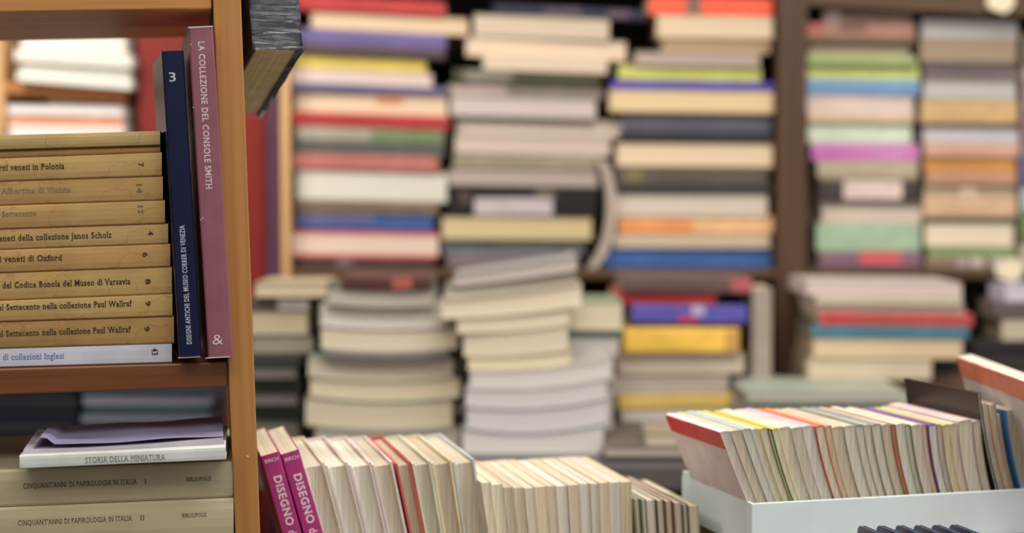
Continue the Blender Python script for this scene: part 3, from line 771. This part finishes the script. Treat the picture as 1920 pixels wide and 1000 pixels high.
# flat things at the table's right half and front edge
stack(2.28, 'lying flat before the post foot', [
    (738, 1400, 1705, 'f', '#8e9484', '#a8a294', 'grey-green', {'depth': 0.20, 'noun': 'magazine'}),
    (756, 1420, 1690, 's', '#3f5a3a', '#a89a8a', 'green', {'depth': 0.20, 'noun': 'magazine'}),
    (768, 1395, 1700, 'f', '#a4a09a', '#b8b0a8', 'whitish', {'depth': 0.20, 'noun': 'magazine'}),
], ypx(HPILE, 2.28), depth=0.2)
stack(2.06, 'at the table\'s front edge', [
    (812, 1212, 1272, 'f', '#8a7a62', '#b8aa90', 'small cream', {'depth': 0.10}),
    (838, 1134, 1310, 'f', '#5a5048', '#a89c8c', 'low grey-cream', {'depth': 0.15}),
    (858, 1128, 1318, 's', '#3a3640', '#8a7a6a', 'thin dark', {'depth': 0.15}),
], ypx(HPILE, 2.06), depth=0.15, jit=0.002)

YI = 2.44
stack(YI, 'beneath the right back shelf', [
    (529, 1514, 1806, 'f', '#b8a49c', '#c2aea4', 'rosy white'),
    (556, 1530, 1806, 'f', '#b0a48c', '#beb098', 'cream'),
    (571, 1536, 1812, 'f', '#b4948c', '#c0a89c', 'pinkish'),
    (588, 1540, 1828, 's', '#a83a30', '#c8b08a', 'red', {'patches': [(1545, 1605, 0.1, 0.9, '#aa2c28')]}),
    (613, 1524, 1818, 's', '#35687a', '#a89a8a', 'teal'),
    (637, 1526, 1806, 'f', '#a48c54', '#c6ac88', 'tan-cream'),
    (673, 1516, 1748, 'f', '#8c7e66', '#bfae90', 'oat'),
    (713, 1516, 1700, 's', '#7c4228', '#a89a8a', 'red-brown', {'patches': [(1560, 1605, 0.0, 0.9, '#cdbb98')]}),
    (738, 1516, 1720, 'f', '#8e6a58', '#a89080', 'bottom tan'),
], ypx(HPILE, YI), (0.015, 0), depth=0.15)
stack(2.50, 'in the dim far-right pile', [
    (536, 1886, 2080, 'f', '#a8a4c0', '#b8b0b8', 'lavender'),
    (566, 1866, 2060, 's', '#5a4c4c', '#8a7a6a', 'mauve-brown'),
    (598, 1878, 2070, 'f', '#5a5048', '#b4a68c', 'cream'),
    (640, 1826, 2040, 's', '#221c20', '#6a6258', 'black'),
    (672, 1750, 2030, 's', '#2c2422', '#6a6258', 'wide brown-black'),
    (700, 1752, 2030, 's', '#6a4c34', '#6a6258', 'brown'),
    (740, 1752, 2030, 's', '#54443a', '#6a6258', 'dull brown'),
], ypx(HPILE, 2.50), depth=0.09, jit=0.002)

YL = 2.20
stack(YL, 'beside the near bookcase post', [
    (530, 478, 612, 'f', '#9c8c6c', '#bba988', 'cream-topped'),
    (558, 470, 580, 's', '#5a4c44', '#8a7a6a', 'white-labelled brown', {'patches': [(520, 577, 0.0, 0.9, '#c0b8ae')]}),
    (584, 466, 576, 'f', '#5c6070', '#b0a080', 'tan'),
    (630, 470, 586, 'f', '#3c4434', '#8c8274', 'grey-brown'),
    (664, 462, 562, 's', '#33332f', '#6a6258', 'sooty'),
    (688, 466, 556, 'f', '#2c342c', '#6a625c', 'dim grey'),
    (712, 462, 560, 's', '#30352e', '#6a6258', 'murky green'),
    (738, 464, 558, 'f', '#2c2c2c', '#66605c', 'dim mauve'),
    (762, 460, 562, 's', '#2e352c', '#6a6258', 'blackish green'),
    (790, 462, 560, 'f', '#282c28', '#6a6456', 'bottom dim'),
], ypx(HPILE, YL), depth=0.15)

# ================================================================== LEFT BACKGROUND (seen through the near bookcase)
YK = 2.66
rc = empty('cabinet', Matrix.Translation((X(393, YK), YK, 0)), 'tall glossy dark red cabinet standing behind the near bookcase', 'cabinet')
x0, x1 = X(258, YK) - X(393, YK), X(528, YK) - X(393, YK)
xm = X(499, YK) - X(393, YK)
redm = plain('#6e1f18', 0.32, 1.25, 'red_lacquer', 0.3)
mesh_obj('body', box_bm(x0, x1, 0.018, 0.30, 0.08, 2.2, 0.003), redm, rc)
mesh_obj('door', box_bm(x0 + 0.002, xm - 0.001, 0.0, 0.0175, 0.09, 2.19, 0.003), redm, rc)
mesh_obj('purple_sheen_strip', box_bm(xm + 0.001, x1 - 0.002, 0.0, 0.0175, 0.09, 2.19, 0.003), plain('#5c3a50', 0.3, 1.1, 'purple_sheen_colour', 0.3), rc)  # purple sheen on the red cabinet, painted as a strip of its own
mesh_obj('plinth', box_bm(x0 + 0.01, x1 - 0.01, 0.03, 0.29, 0.001, 0.0795, 0.002), dk, rc)
lb = empty('bookcase', Matrix.Translation((X(130, YK), YK, 0)), 'tan bookcase with a tilted shelf behind the near bookcase, far left', 'bookcase')
def lpart(name, x0, x1, y0, y1, z0, z1, m):
    o = lb.location; return mesh_obj(name, box_bm(x0 - o.x, x1 - o.x, y0 - o.y, y1 - o.y, z0 - o.z, z1 - o.z, 0.002), m, lb)
lpart('side_panel', X(-20, YK), X(10, YK), YK, YK + 0.26, 0.01, 2.2, tanw)
lpart('side_panel', X(240, YK), X(252, YK), YK + 0.03, YK + 0.26, 0.01, 2.2, dk)
def slanted(px0, ya, px1, yb_, tpx):
    o = lb.location; bm = bmesh.new(); t = Z(0, YK) - Z(tpx, YK)
    loft(bm, [[(X(px, YK) - o.x, 0.0, Z(py, YK) - t), (X(px, YK) - o.x, 0.25, Z(py, YK) - t), (X(px, YK) - o.x, 0.25, Z(py, YK)), (X(px, YK) - o.x, 0.0, Z(py, YK))] for px, py in ((px0, ya), (px1, yb_))])
    mesh_obj('shelf', bm, wood_mat('#8c5426', '#a86c34', (2.5, 60, 60), 0.5, 1.2), lb)
slanted(10, 152, 239, 170, 22); slanted(10, 420, 239, 420, 20); slanted(10, 822, 239, 822, 20); slanted(10, -40, 239, -40, 20)
stack(YK - 0.03, 'in the bright pile on the tilted shelf', [
    (62, 36, 232, 'f', '#c49a80', '#cfc4b8', 'upper white'),
    (96, 26, 246, 'f', '#b0b09a', '#cec8b8', 'wide white'),
    (120, 34, 240, 'f', '#98a088', '#d2ccc0', 'middle white'),
    (138, 28, 244, 'f', '#b4ac98', '#d0cabc', 'lower white'),
], 159, (0.04, 0.0786), depth=0.16)
stack(YK - 0.03, 'in the bright pile below the tilted shelf', [
    (198, 14, 230, 'f', '#b8aaa0', '#d0c8c0', 'white'),
    (216, 12, 228, 's', '#d08a5c', '#d0c8c0', 'orange'),
    (234, 16, 232, 'f', '#c89a88', '#d0c4bc', 'pinkish white'),
    (262, 16, 228, 'f', '#a89880', '#c8bca8', 'plain cream'),
    (330, 20, 232, 's', '#6a5a50', '#c8bca8', 'brown'),
], 420, (0.02, 0.0), depth=0.16)
YM = 2.30
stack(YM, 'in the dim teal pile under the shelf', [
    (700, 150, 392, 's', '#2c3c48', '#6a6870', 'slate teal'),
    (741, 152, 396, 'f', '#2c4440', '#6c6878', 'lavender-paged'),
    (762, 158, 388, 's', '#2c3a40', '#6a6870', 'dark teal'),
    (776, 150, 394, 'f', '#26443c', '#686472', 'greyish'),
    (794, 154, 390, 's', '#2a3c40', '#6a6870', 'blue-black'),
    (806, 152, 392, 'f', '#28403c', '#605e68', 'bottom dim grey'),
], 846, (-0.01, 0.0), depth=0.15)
stack(YM, 'in the pile added to darken the gap', [  # black books added so the gap below the shelf stays dark
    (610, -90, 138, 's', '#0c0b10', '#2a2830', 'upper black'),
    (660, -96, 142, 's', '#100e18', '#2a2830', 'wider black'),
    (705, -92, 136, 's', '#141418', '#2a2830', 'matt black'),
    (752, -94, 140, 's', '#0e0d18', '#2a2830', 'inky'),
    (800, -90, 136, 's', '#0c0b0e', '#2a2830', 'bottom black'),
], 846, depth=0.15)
zs = at(270, 846, YM).z
tb = empty('stool', Matrix.Translation((X(240, YM), YM + 0.1, 0)), 'dark low stool under the dim teal pile behind the near bookcase', 'stool')
mesh_obj('seat', box_bm(-0.23, 0.112, -0.13, 0.13, zs - 0.03, zs - 0.0002, 0.003), dk, tb)
for sx in (-0.21, 0.092):
    for sy in (-0.10, 0.10): mesh_obj('leg', box_bm(sx - 0.015, sx + 0.015, sy - 0.015, sy + 0.015, 0.001, zs - 0.0303, 0.002), dk, tb)

# ================================================================== FRONT TABLE WITH THE STANDING ROWS
table('display_table', -0.158, 0.98, 1.17, 1.98, ZT, 0.03, wood_mat('#6c5238', '#8a6c4c', (2.5, 60, 60), 0.5), dk, 'brown front display table carrying the standing rows and the tray')
ORD = ['first', 'second', 'third', 'fourth', 'fifth', 'sixth', 'seventh', 'eighth', 'ninth', 'tenth', 'eleventh', 'twelfth', 'thirteenth', 'fourteenth', 'fifteenth', 'sixteenth', 'seventeenth', 'eighteenth', 'nineteenth', 'twentieth',
       'twenty-first', 'twenty-second', 'twenty-third', 'twenty-fourth', 'twenty-fifth', 'twenty-sixth', 'twenty-seventh', 'twenty-eighth', 'twenty-ninth', 'thirtieth', 'thirty-first', 'thirty-second', 'thirty-third', 'thirty-fourth', 'thirty-fifth', 'thirty-sixth']
def foot(F, zworld):
    """frame-local height of a world level (frames without roll)"""
    return (zworld - F.O.z) / F.Z.z
def standing(F, zfoot, xl, xr, yt, lean_l, lean_r, depth, mode, cover, pages, label, ct, sq, curve=0.0, y0=0.0, n=2, cut=None, group=None):
    """front face: top edge from (xl, yt) to (xr, yt) pixels, sides leaning (degrees) down to the foot level"""
    a, b = F.loc(xl, yt), F.loc(xr, yt); T = b.x - a.x
    H = (a.y + b.y) / 2 - zfoot
    tl, tr = math.tan(R(lean_l)), math.tan(R(lean_r))
    cut = math.tan(R((lean_l + lean_r) / 2 if cut is None else cut))
    lo, hi = [], []
    for i in range(n + 1):
        t = i / n; s = 1 - t                                   # s: distance down from the top
        bow = curve * 4 * t * (1 - t)
        lo.append(Vector((a.x + H * s * tl + bow, zfoot + H * t - (T * cut / 2) * t ** 3)))
        hi.append(Vector((b.x + H * s * tr + bow - 0.0002, zfoot + H * t + (T * cut / 2) * t ** 3)))
    if mode == 'u': return make_spine_up(F, lo, hi, depth, cover, pages, label, ct, y0)
    return make_book(F, lo, hi, depth, mode, cover, pages, label, ct=ct, sq=sq, y0=y0, group=group)

F1 = Frame(700, 870, 1.425, yaw=12.5); zf = foot(F1, ZT) + 0.0004
row1 = [(563, 608, 871.5, 'creamy green', '#b9b592', '#b9b29a'),
        (609.5, 652, 871, 'lilac-pink', '#b9aca6', '#bdb6a2'), (653.5, 696, 870, 'rose-edged', '#bcaea4', '#bcb6a4'), (697.5, 736, 869, 'pinkish grey', '#c4b0ac', '#b0a48c'),
        (741, 771, 868.5, 'red-covered', '#b04438', '#a8977c'), (772.5, 808, 867.5, 'light green', '#b6b69e', '#aaa088'), (809, 847, 866, 'cream-yellow', '#c4b68c', '#a89a80'),
        (848.5, 890, 864.5, 'pale blue-covered', '#a8b0b0', '#b1a68e')]
for i, (xl, xr, yt, wds, cc, pc) in enumerate(row1):
    t = (i + 2) / 9
    standing(F1, zf, xl, xr, yt, lerp(15.6, 8.6, i / 7), lerp(15.6, 8.6, min(1, (i + 1) / 7)), 0.155, 'f', cover_mat(cc, 0.5, 1.5), page_mat(pc, 'x', 1.5),
             '%s hardcover, %s from left in the row behind the magenta pair' % (wds, ORD[i]), 0.0019, 0.0026, y0=0.0, cut=7, group='hardcovers in the left standing row')
F2 = Frame(1040, 908, 1.44, yaw=13); zf = foot(F2, ZT) + 0.0004
xs = [902, 922, 945, 964, 983, 1003, 1026, 1044, 1065, 1088, 1107, 1124, 1145, 1166, 1187]
ys = [905, 909, 914, 915, 915, 913, 912, 912, 909, 907, 907, 905, 905, 904]
pcs = ['#c0b498', '#beb49a', '#ab9a80', '#b4a488', '#bdb09a', '#beae90', '#b4a48a', '#bdb4a4', '#b3a286', '#b8ae9e', '#b2a898', '#b8a890', '#b4aca0', '#b6a482']
for i in range(14):
    t = i / 13
    standing(F2, zf, xs[i], xs[i + 1] - 0.8, ys[i], lerp(8.6, 1.4, t ** .7), lerp(8.6, 1.4, (t + 1 / 13) ** .7), 0.142 + random.uniform(-.004, .004), 'f', cover_mat(pcs[(i * 5) % 14], 0.5, 1.6), page_mat(pcs[i], 'x', 1.55),
             'cream paperback, %s from left in the middle standing row' % ORD[i], 0.0007, 0.0006, y0=random.uniform(0, 0.003), cut=2, group='cream paperbacks in the middle standing row')
F3 = Frame(1250, 940, 1.455, yaw=14); zf = foot(F3, ZT) + 0.0004
row3 = [(1191, 1201, 937, 'olive', '#7c7a5c', '#b2a688'), (1202, 1212, 937, 'grey-green', '#6c7464', '#aaa084'), (1213.5, 1230, 939, 'cream-white', '#a8a494', '#b6ac9a'), (1232, 1247, 939, 'brown', '#5c5244', '#a49880'),
        (1248.5, 1263, 941, 'russet-edged', '#6e4c34', '#a4947c'), (1264.5, 1278, 943, 'rosy', '#a08478', '#ac9c84'), (1279.5, 1291, 947, 'dark-edged', '#4c4c3c', '#9c927a'), (1292, 1311, 949, 'last pale', '#a49c80', '#b4a98c')]
for i, (xl, xr, yt, wds, cc, pc) in enumerate(row3):
    standing(F3, zf, xl, xr, yt, 4.2 - i * .1, 4.1 - i * .1, 0.135, 'f', cover_mat(cc), page_mat(pc, 'x', 1.5),
             '%s small book, %s from left in the short row by the tray' % (wds, ORD[i]), 0.0011, 0.0006, y0=random.uniform(0, 0.004), cut=2, group='small books in the short standing row')

# magenta pair, spines towards the viewer
for (tlx, tly, wpx, yy, lab, lean) in ((489, 857, 35.5, 1.398, 'left magenta upright book, touching the bookcase post', 14.8), (526.5, 853.5, 35.5, 1.408, 'right magenta upright book leaning on its twin', 15.6)):
    F = Frame(tlx, tly, yy, yaw=12, roll=lean)
    m = cover_mat('#992069', 0.4, 1.45)
    a = F.loc(tlx, tly); k = 1 / (FPX / yy) ; drop = (F.O.z - ZT)
    H = (drop - wpx * k * math.sin(R(lean)) * 0) / math.cos(R(lean)) - 0.012
    lo = [Vector((0, lerp(-H, 0, t))) for t in (0, .5, 1)]; hi = [Vector((wpx * k, lerp(-H, 0, t))) for t in (0, .5, 1)]
    b = make_book(F, lo, hi, 0.145, 's', m, page_mat('#d2c6a8', 'x'), lab, ct=0.0005, sq=0.0005)
    s = lean / 15.6
    lettering(F, b, 'BIRCH', (tlx + 8.5, tly + 12.5), (tlx + 34, tly + 5.8), 6.8, '#e8c8dc', serif=False, bold=0.012, name='publisher_name')
    dx, dy = math.sin(R(lean)), math.cos(R(lean))
    bx0, by0 = tlx + 24.5 - 0.5, tly + 37.5
    # baseline on the left side of the letters, reading down
    lettering(F, b, 'DISEGNO', (bx0 - 0.2, by0), (bx0 + 96 * dx * 1.02, by0 + 96 * dy), 15, '#eccde0', bold=0.03, lift=0.0003)
    lettering(F, b, 'd', (bx0 + 106 * dx, by0 + 106 * dy), (bx0 + 115 * dx, by0 + 115 * dy), 15, '#eccde0', bold=0.02, lift=0.0003, name='title_continued')

# ------------------------------------------------------------------ crate, white tray and its books
HTR = 0.2475                        # tray rim below the lens at its near left corner
YT0 = 1.40
FT = Frame(1410, 945, YT0, yaw=16.5)
RIM = FT.O.z; TH = 0.036; WT = 0.0022; LT = 0.56; DT = 0.146
cr_top = RIM - TH - 0.0004
crate = empty('crate', Matrix.Translation((FT.world(LT / 2 + 0.014, DT / 2, 0).x, FT.world(LT / 2 + 0.014, DT / 2, 0).y, ZT)) @ FT.M.to_4x4(), 'brown wooden crate standing on the front table under the white tray', 'crate')
chh = cr_top - ZT
cwm = wood_mat('#6a543c', '#8a7458', (2.5, 60, 60), 0.6, 1.2)
hx, hy = LT / 2 + 0.005, DT / 2 + 0.004
mesh_obj('front_panel', box_bm(-hx, hx, -hy - 0.012, -hy, 0.0005, chh - 0.0125, 0.001), cwm, crate)
mesh_obj('back_panel', box_bm(-hx, hx, hy - 0.012, hy, 0.0005, chh - 0.0125, 0.001), cwm, crate)
for s in (-1, 1): mesh_obj('side_panel', box_bm(s * hx - 0.006, s * hx + 0.006, -hy + 0.0003, hy - 0.0125, 0.0005, chh - 0.0125, 0.001), cwm, crate)
mesh_obj('lid', box_bm(-hx - 0.007, hx + 0.007, -hy - 0.013, hy + 0.002, chh - 0.012, chh, 0.001), cwm, crate)
tray = empty('book_tray', Matrix.Translation(FT.world(0, 0, -TH)) @ FT.M.to_4x4(), 'shallow white cardboard tray packed with pocket books on the crate', 'tray')
wm = plain('#b9c4d6', 0.5, 1.62, 'white_card')
mesh_obj('base', box_bm(0.0, LT, 0.0, DT, 0.0, WT, 0.0005), wm, tray)
mesh_obj('front_wall', box_bm(0.0, LT, 0.0, WT, WT, TH, 0.0006), wm, tray)
mesh_obj('back_wall', box_bm(0.0, LT, DT - WT, DT, WT, TH, 0.0006), wm, tray)
mesh_obj('side_wall', box_bm(LT - WT, LT, WT, DT - WT, WT, TH, 0.0006), wm, tray)
# near left wall with a raised, notched back corner like folded card
bm = bmesh.new()
prof = [(0.0022, WT), (DT - WT, WT), (DT - WT, TH + 0.004), (DT - 0.028, TH + 0.004), (DT - 0.040, TH - 0.001), (0.07, TH), (0.0022, TH)]
loft(bm, [[(x, y, z) for y, z in prof] for x in (0.0, WT)]); mesh_obj('side_wall', bm, wm, tray)

FQ = Frame(1410, 945, YT0, yaw=16.5)
FQ.O = FT.world(0, WT + 0.004, 0)
zfl = -TH + WT + 0.0003
tb_ = [ # left x, right x at top, row of the top, words, cover, page
    (1353, 1371, 811, 'red-topped white', '#d6c8ca', '#b4ab94'), (1372, 1391, 809, 'ivory', '#c4b8a0', '#b0a288'), (1392, 1410, 806, 'pale blue', '#a4b2b0', '#b3aa92'),
    (1411, 1424, 806, 'thin cream', '#cdc0a0', '#b0a68e'), (1425, 1439, 805, 'yellow', '#d0b648', '#b4ac96'), (1440, 1447, 806, 'thin dark green', '#2c5e3c', '#a49c86'), (1448, 1461, 805, 'sunny yellow', '#d6b83c', '#b5ae98'),
    (1462, 1484, 803, 'white', '#c8c0b4', '#b4aa90'), (1485, 1507, 803, 'off-white', '#c2b8ac', '#aca088'), (1508, 1529, 801, 'lilac', '#b4a8b4', '#b6ae9c'),
    (1530, 1547, 800, 'vermilion', '#cc6434', '#b4a994'), (1548, 1561, 800, 'peach', '#cc9470', '#a8987c'), (1562, 1582, 802, 'buff', '#c0ae90', '#ac9e84'),
    (1583, 1604, 800, 'grey-cream', '#bab096', '#b5ad98'), (1605, 1621, 799, 'dark grey', '#70746a', '#b1a892'), (1622, 1636, 799, 'pale olive', '#a8a484', '#b2a890'),
    (1637, 1655, 798, 'slate-grey', '#84848a', '#b4aa94'), (1656, 1672, 798, 'beige', '#b8ac8c', '#aa9c84'), (1673, 1682, 798, 'thin russet', '#9c5030', '#94683c'),
    (1683, 1699, 797, 'milk white', '#c8c2b2', '#b4b0a0'), (1700, 1711, 799, 'dim green', '#6a7858', '#a89c88'), (1712, 1729, 798, 'bright cream', '#ccc4aa', '#b0a692'),
    (1730, 1740, 799, 'rose-red', '#c0605a', '#b0a490'), (1741, 1757, 797, 'blue-violet', '#5f5684', '#b8b0a2'), (1758, 1768, 798, 'mauve', '#b09aa8', '#a89c8a'),
    (1769, 1784, 798, 'lemon', '#c4b440', '#b2a48c'), (1785, 1798, 796, 'pinkish cream', '#c8b4a4', '#b2a48c'), (1799, 1825, 790, 'thick pale pink', '#c4b0a8', '#b5ae98'), (1826, 1840, 791, 'dusty rose', '#b49c94', '#aca08c')]
def nrm(i, n): return i / (n - 1)
for i, (xl, xr, yt, wds, cc, pc) in enumerate(tb_):
    t = nrm(i, len(tb_)); ll = lerp(23.5, 13.5, t ** 0.8); lr = lerp(23.5, 13.5, min(1, (t + 1 / len(tb_))) ** 0.8)
    ctk = 0.0014 if cc[1] in 'cd' or wds in ('yellow', 'green-striped', 'blue-violet', 'lemon', 'dark green', 'rust-spined', 'scarlet-edged') else 0.0009
    b = standing(FQ, zfl, xl, xr - 0.4, yt, ll, lr, 0.118 if i else 0.116, 'u', cover_mat(cc, 0.45, 1.35), page_mat(pc, 'x', 1.5),
             '%s pocket book, %s from left in the white tray' % (wds, ORD[i]), 0.0005, 0.0006, curve=-0.001 - 0.003 * math.sin(math.pi * min(1, i / 14) / 2), y0=random.uniform(0.0, 0.003), n=8, cut=6)
    if i == 0:      # red band across the head of the white cover
        rb = bmesh.new(); bx, bz = b['_base']
        a = FQ.loc(xl, yt); zt = a.y - 0.0008; hgt = 0.0135; tn = math.tan(R(ll))
        sec = []
        for z, xx in ((zt - hgt, a.x + tn * hgt - 0.0009), (zt, a.x - 0.0009 + 0.0001)):
            sec.append([(xx - bx, 0.0, z - bz), (xx - bx, 0.1155, z - bz), (xx + 0.0007 - bx, 0.1155, z - bz), (xx + 0.0007 - bx, 0.0, z - bz)])
        loft(rb, sec); mesh_obj('cover_band', rb, cover_mat('#c82228', 0.4, 1.6), b)['label'] = 'red band along the top of the cover'
# taller books at the right end of the tray
tall = [(1843, 1852, 757, 'grey tall', '#a8a294', '#a89c88', 0.05), (1853, 1869, 758, 'beige tall', '#a87444', '#aa9c86', 0.0), (1870, 1885, 778, 'dark teal', '#34484c', '#9aa0a0', 0.0), (1886, 1914, 768, 'blue-lined tall', '#2f74ac', '#ac9e88', 0.0),
        (1915, 1931, 772, 'navy', '#1c2c48', '#8c8c8c', 0.0)]
for i, (xl, xr, yt, wds, cc, pc, yo) in enumerate(tall):
    standing(FQ, zfl, xl, xr - 0.4, yt, 15.6, 15.6, 0.125, 'f', cover_mat(cc, 0.5, 1.45), page_mat(pc, 'x', 1.5),
             '%s book near the tray\'s right end, right of the dusty rose one' % wds, 0.0012, 0.0006, curve=-0.004, y0=0.001 + (0.004 if i == 2 else 0), n=8, cut=6)
b = standing(FQ, zfl, 1833, 1838.5, 737, 14.6, 14.6, 0.122, 'f', cover_mat('#3a2b26', 0.35, 1.0), page_mat('#bdb29a', 'x', 1.4),
    'tall dark brown book rising like a divider above the pocket books', 0.0006, 0.0006, y0=0.0, n=8, cut=6, curve=-0.004)
# big orange-banded book leaning at the tray's far right
FO = Frame(1938, 719, 1.39, yaw=0.5); zo = foot(FO, FT.O.z + 0.007)
LO, TO = 14, 30
b = standing(FO, zo, 1938, 1938 + TO, 719, LO, LO, 0.232, 'f', cover_mat('#c4bab0', 0.45, 1.35), page_mat('#c8bca8', 'x', 1.4),
    'large pale book with an orange head band leaning at the right edge', 0.0014, 0.0006, y0=0.0, n=4, cut=12)
bx, bz = b['_base']; a = FO.loc(1938, 719); T_ = FO.loc(1938 + TO, 719).x - a.x; ct_ = math.tan(R(12))
rb = bmesh.new(); zt = a.y - T_ * ct_ / 2 - 0.0003; hgt = 0.0165; tn = math.tan(R(LO)); sec = []
for z, xx in ((zt - hgt, a.x + tn * (a.y - zt + hgt) - 0.0009), (zt, a.x + tn * (a.y - zt) - 0.0009)):
    sec.append([(xx - bx, 0.0, z - bz), (xx - bx, 0.2315, z - bz), (xx + 0.0007 - bx, 0.2315, z - bz), (xx + 0.0007 - bx, 0.0, z - bz)])
loft(rb, sec); mesh_obj('cover_band', rb, cover_mat('#c85c2c', 0.4, 1.5), b)['label'] = 'orange band along the top of the cover'

# booklets with dark blue covers at the bottom edge, in front of the tray
FD = Frame(1740, 992, 1.30, yaw=13); zf = foot(FD, ZT) + 0.0004
FD.O = FD.O
for i, x in enumerate((1683, 1720, 1757, 1793, 1828, 1863)):
    a = FD.loc(x, 1017 - 0.6 * i)
    bm = bmesh.new(); H = a.y - zf; t = 0.0036; d = 0.075; r = 0.012
    prof = [(0, 0), (d, 0), (d, H - r)] + [(d - r + r * math.cos(k), H - r + r * math.sin(k)) for k in (R(15), R(35), R(55), R(75))] + [(d - r, H), (0, H)]
    o = empty('booklet', Matrix.Translation(FD.world(a.x, 0, zf)) @ FD.M.to_4x4(), 'thin dark blue booklet, %s from left before the tray' % ORD[i], 'booklet', 'dark blue booklets before the tray')
    lean = math.tan(R(12))
    for (nm, t0, t1, m, ins) in (('cover', 0, 0.0006, cover_mat('#46526e', 0.3, 1.4), 0), ('cover', t - 0.0006, t, cover_mat('#46526e', 0.3, 1.4), 0), ('page_block', 0.0007, t - 0.0007, page_mat('#6a7890', 'x', 1.3), 0.0008)):
        bm = bmesh.new()
        loft(bm, [[(tt + (H - z) * lean, y - (ins if y > d / 2 else -ins), z - (ins if z > H / 2 else 0)) for y, z in prof] for tt in (t0, t1)])
        mesh_obj(nm, bm, m, o)
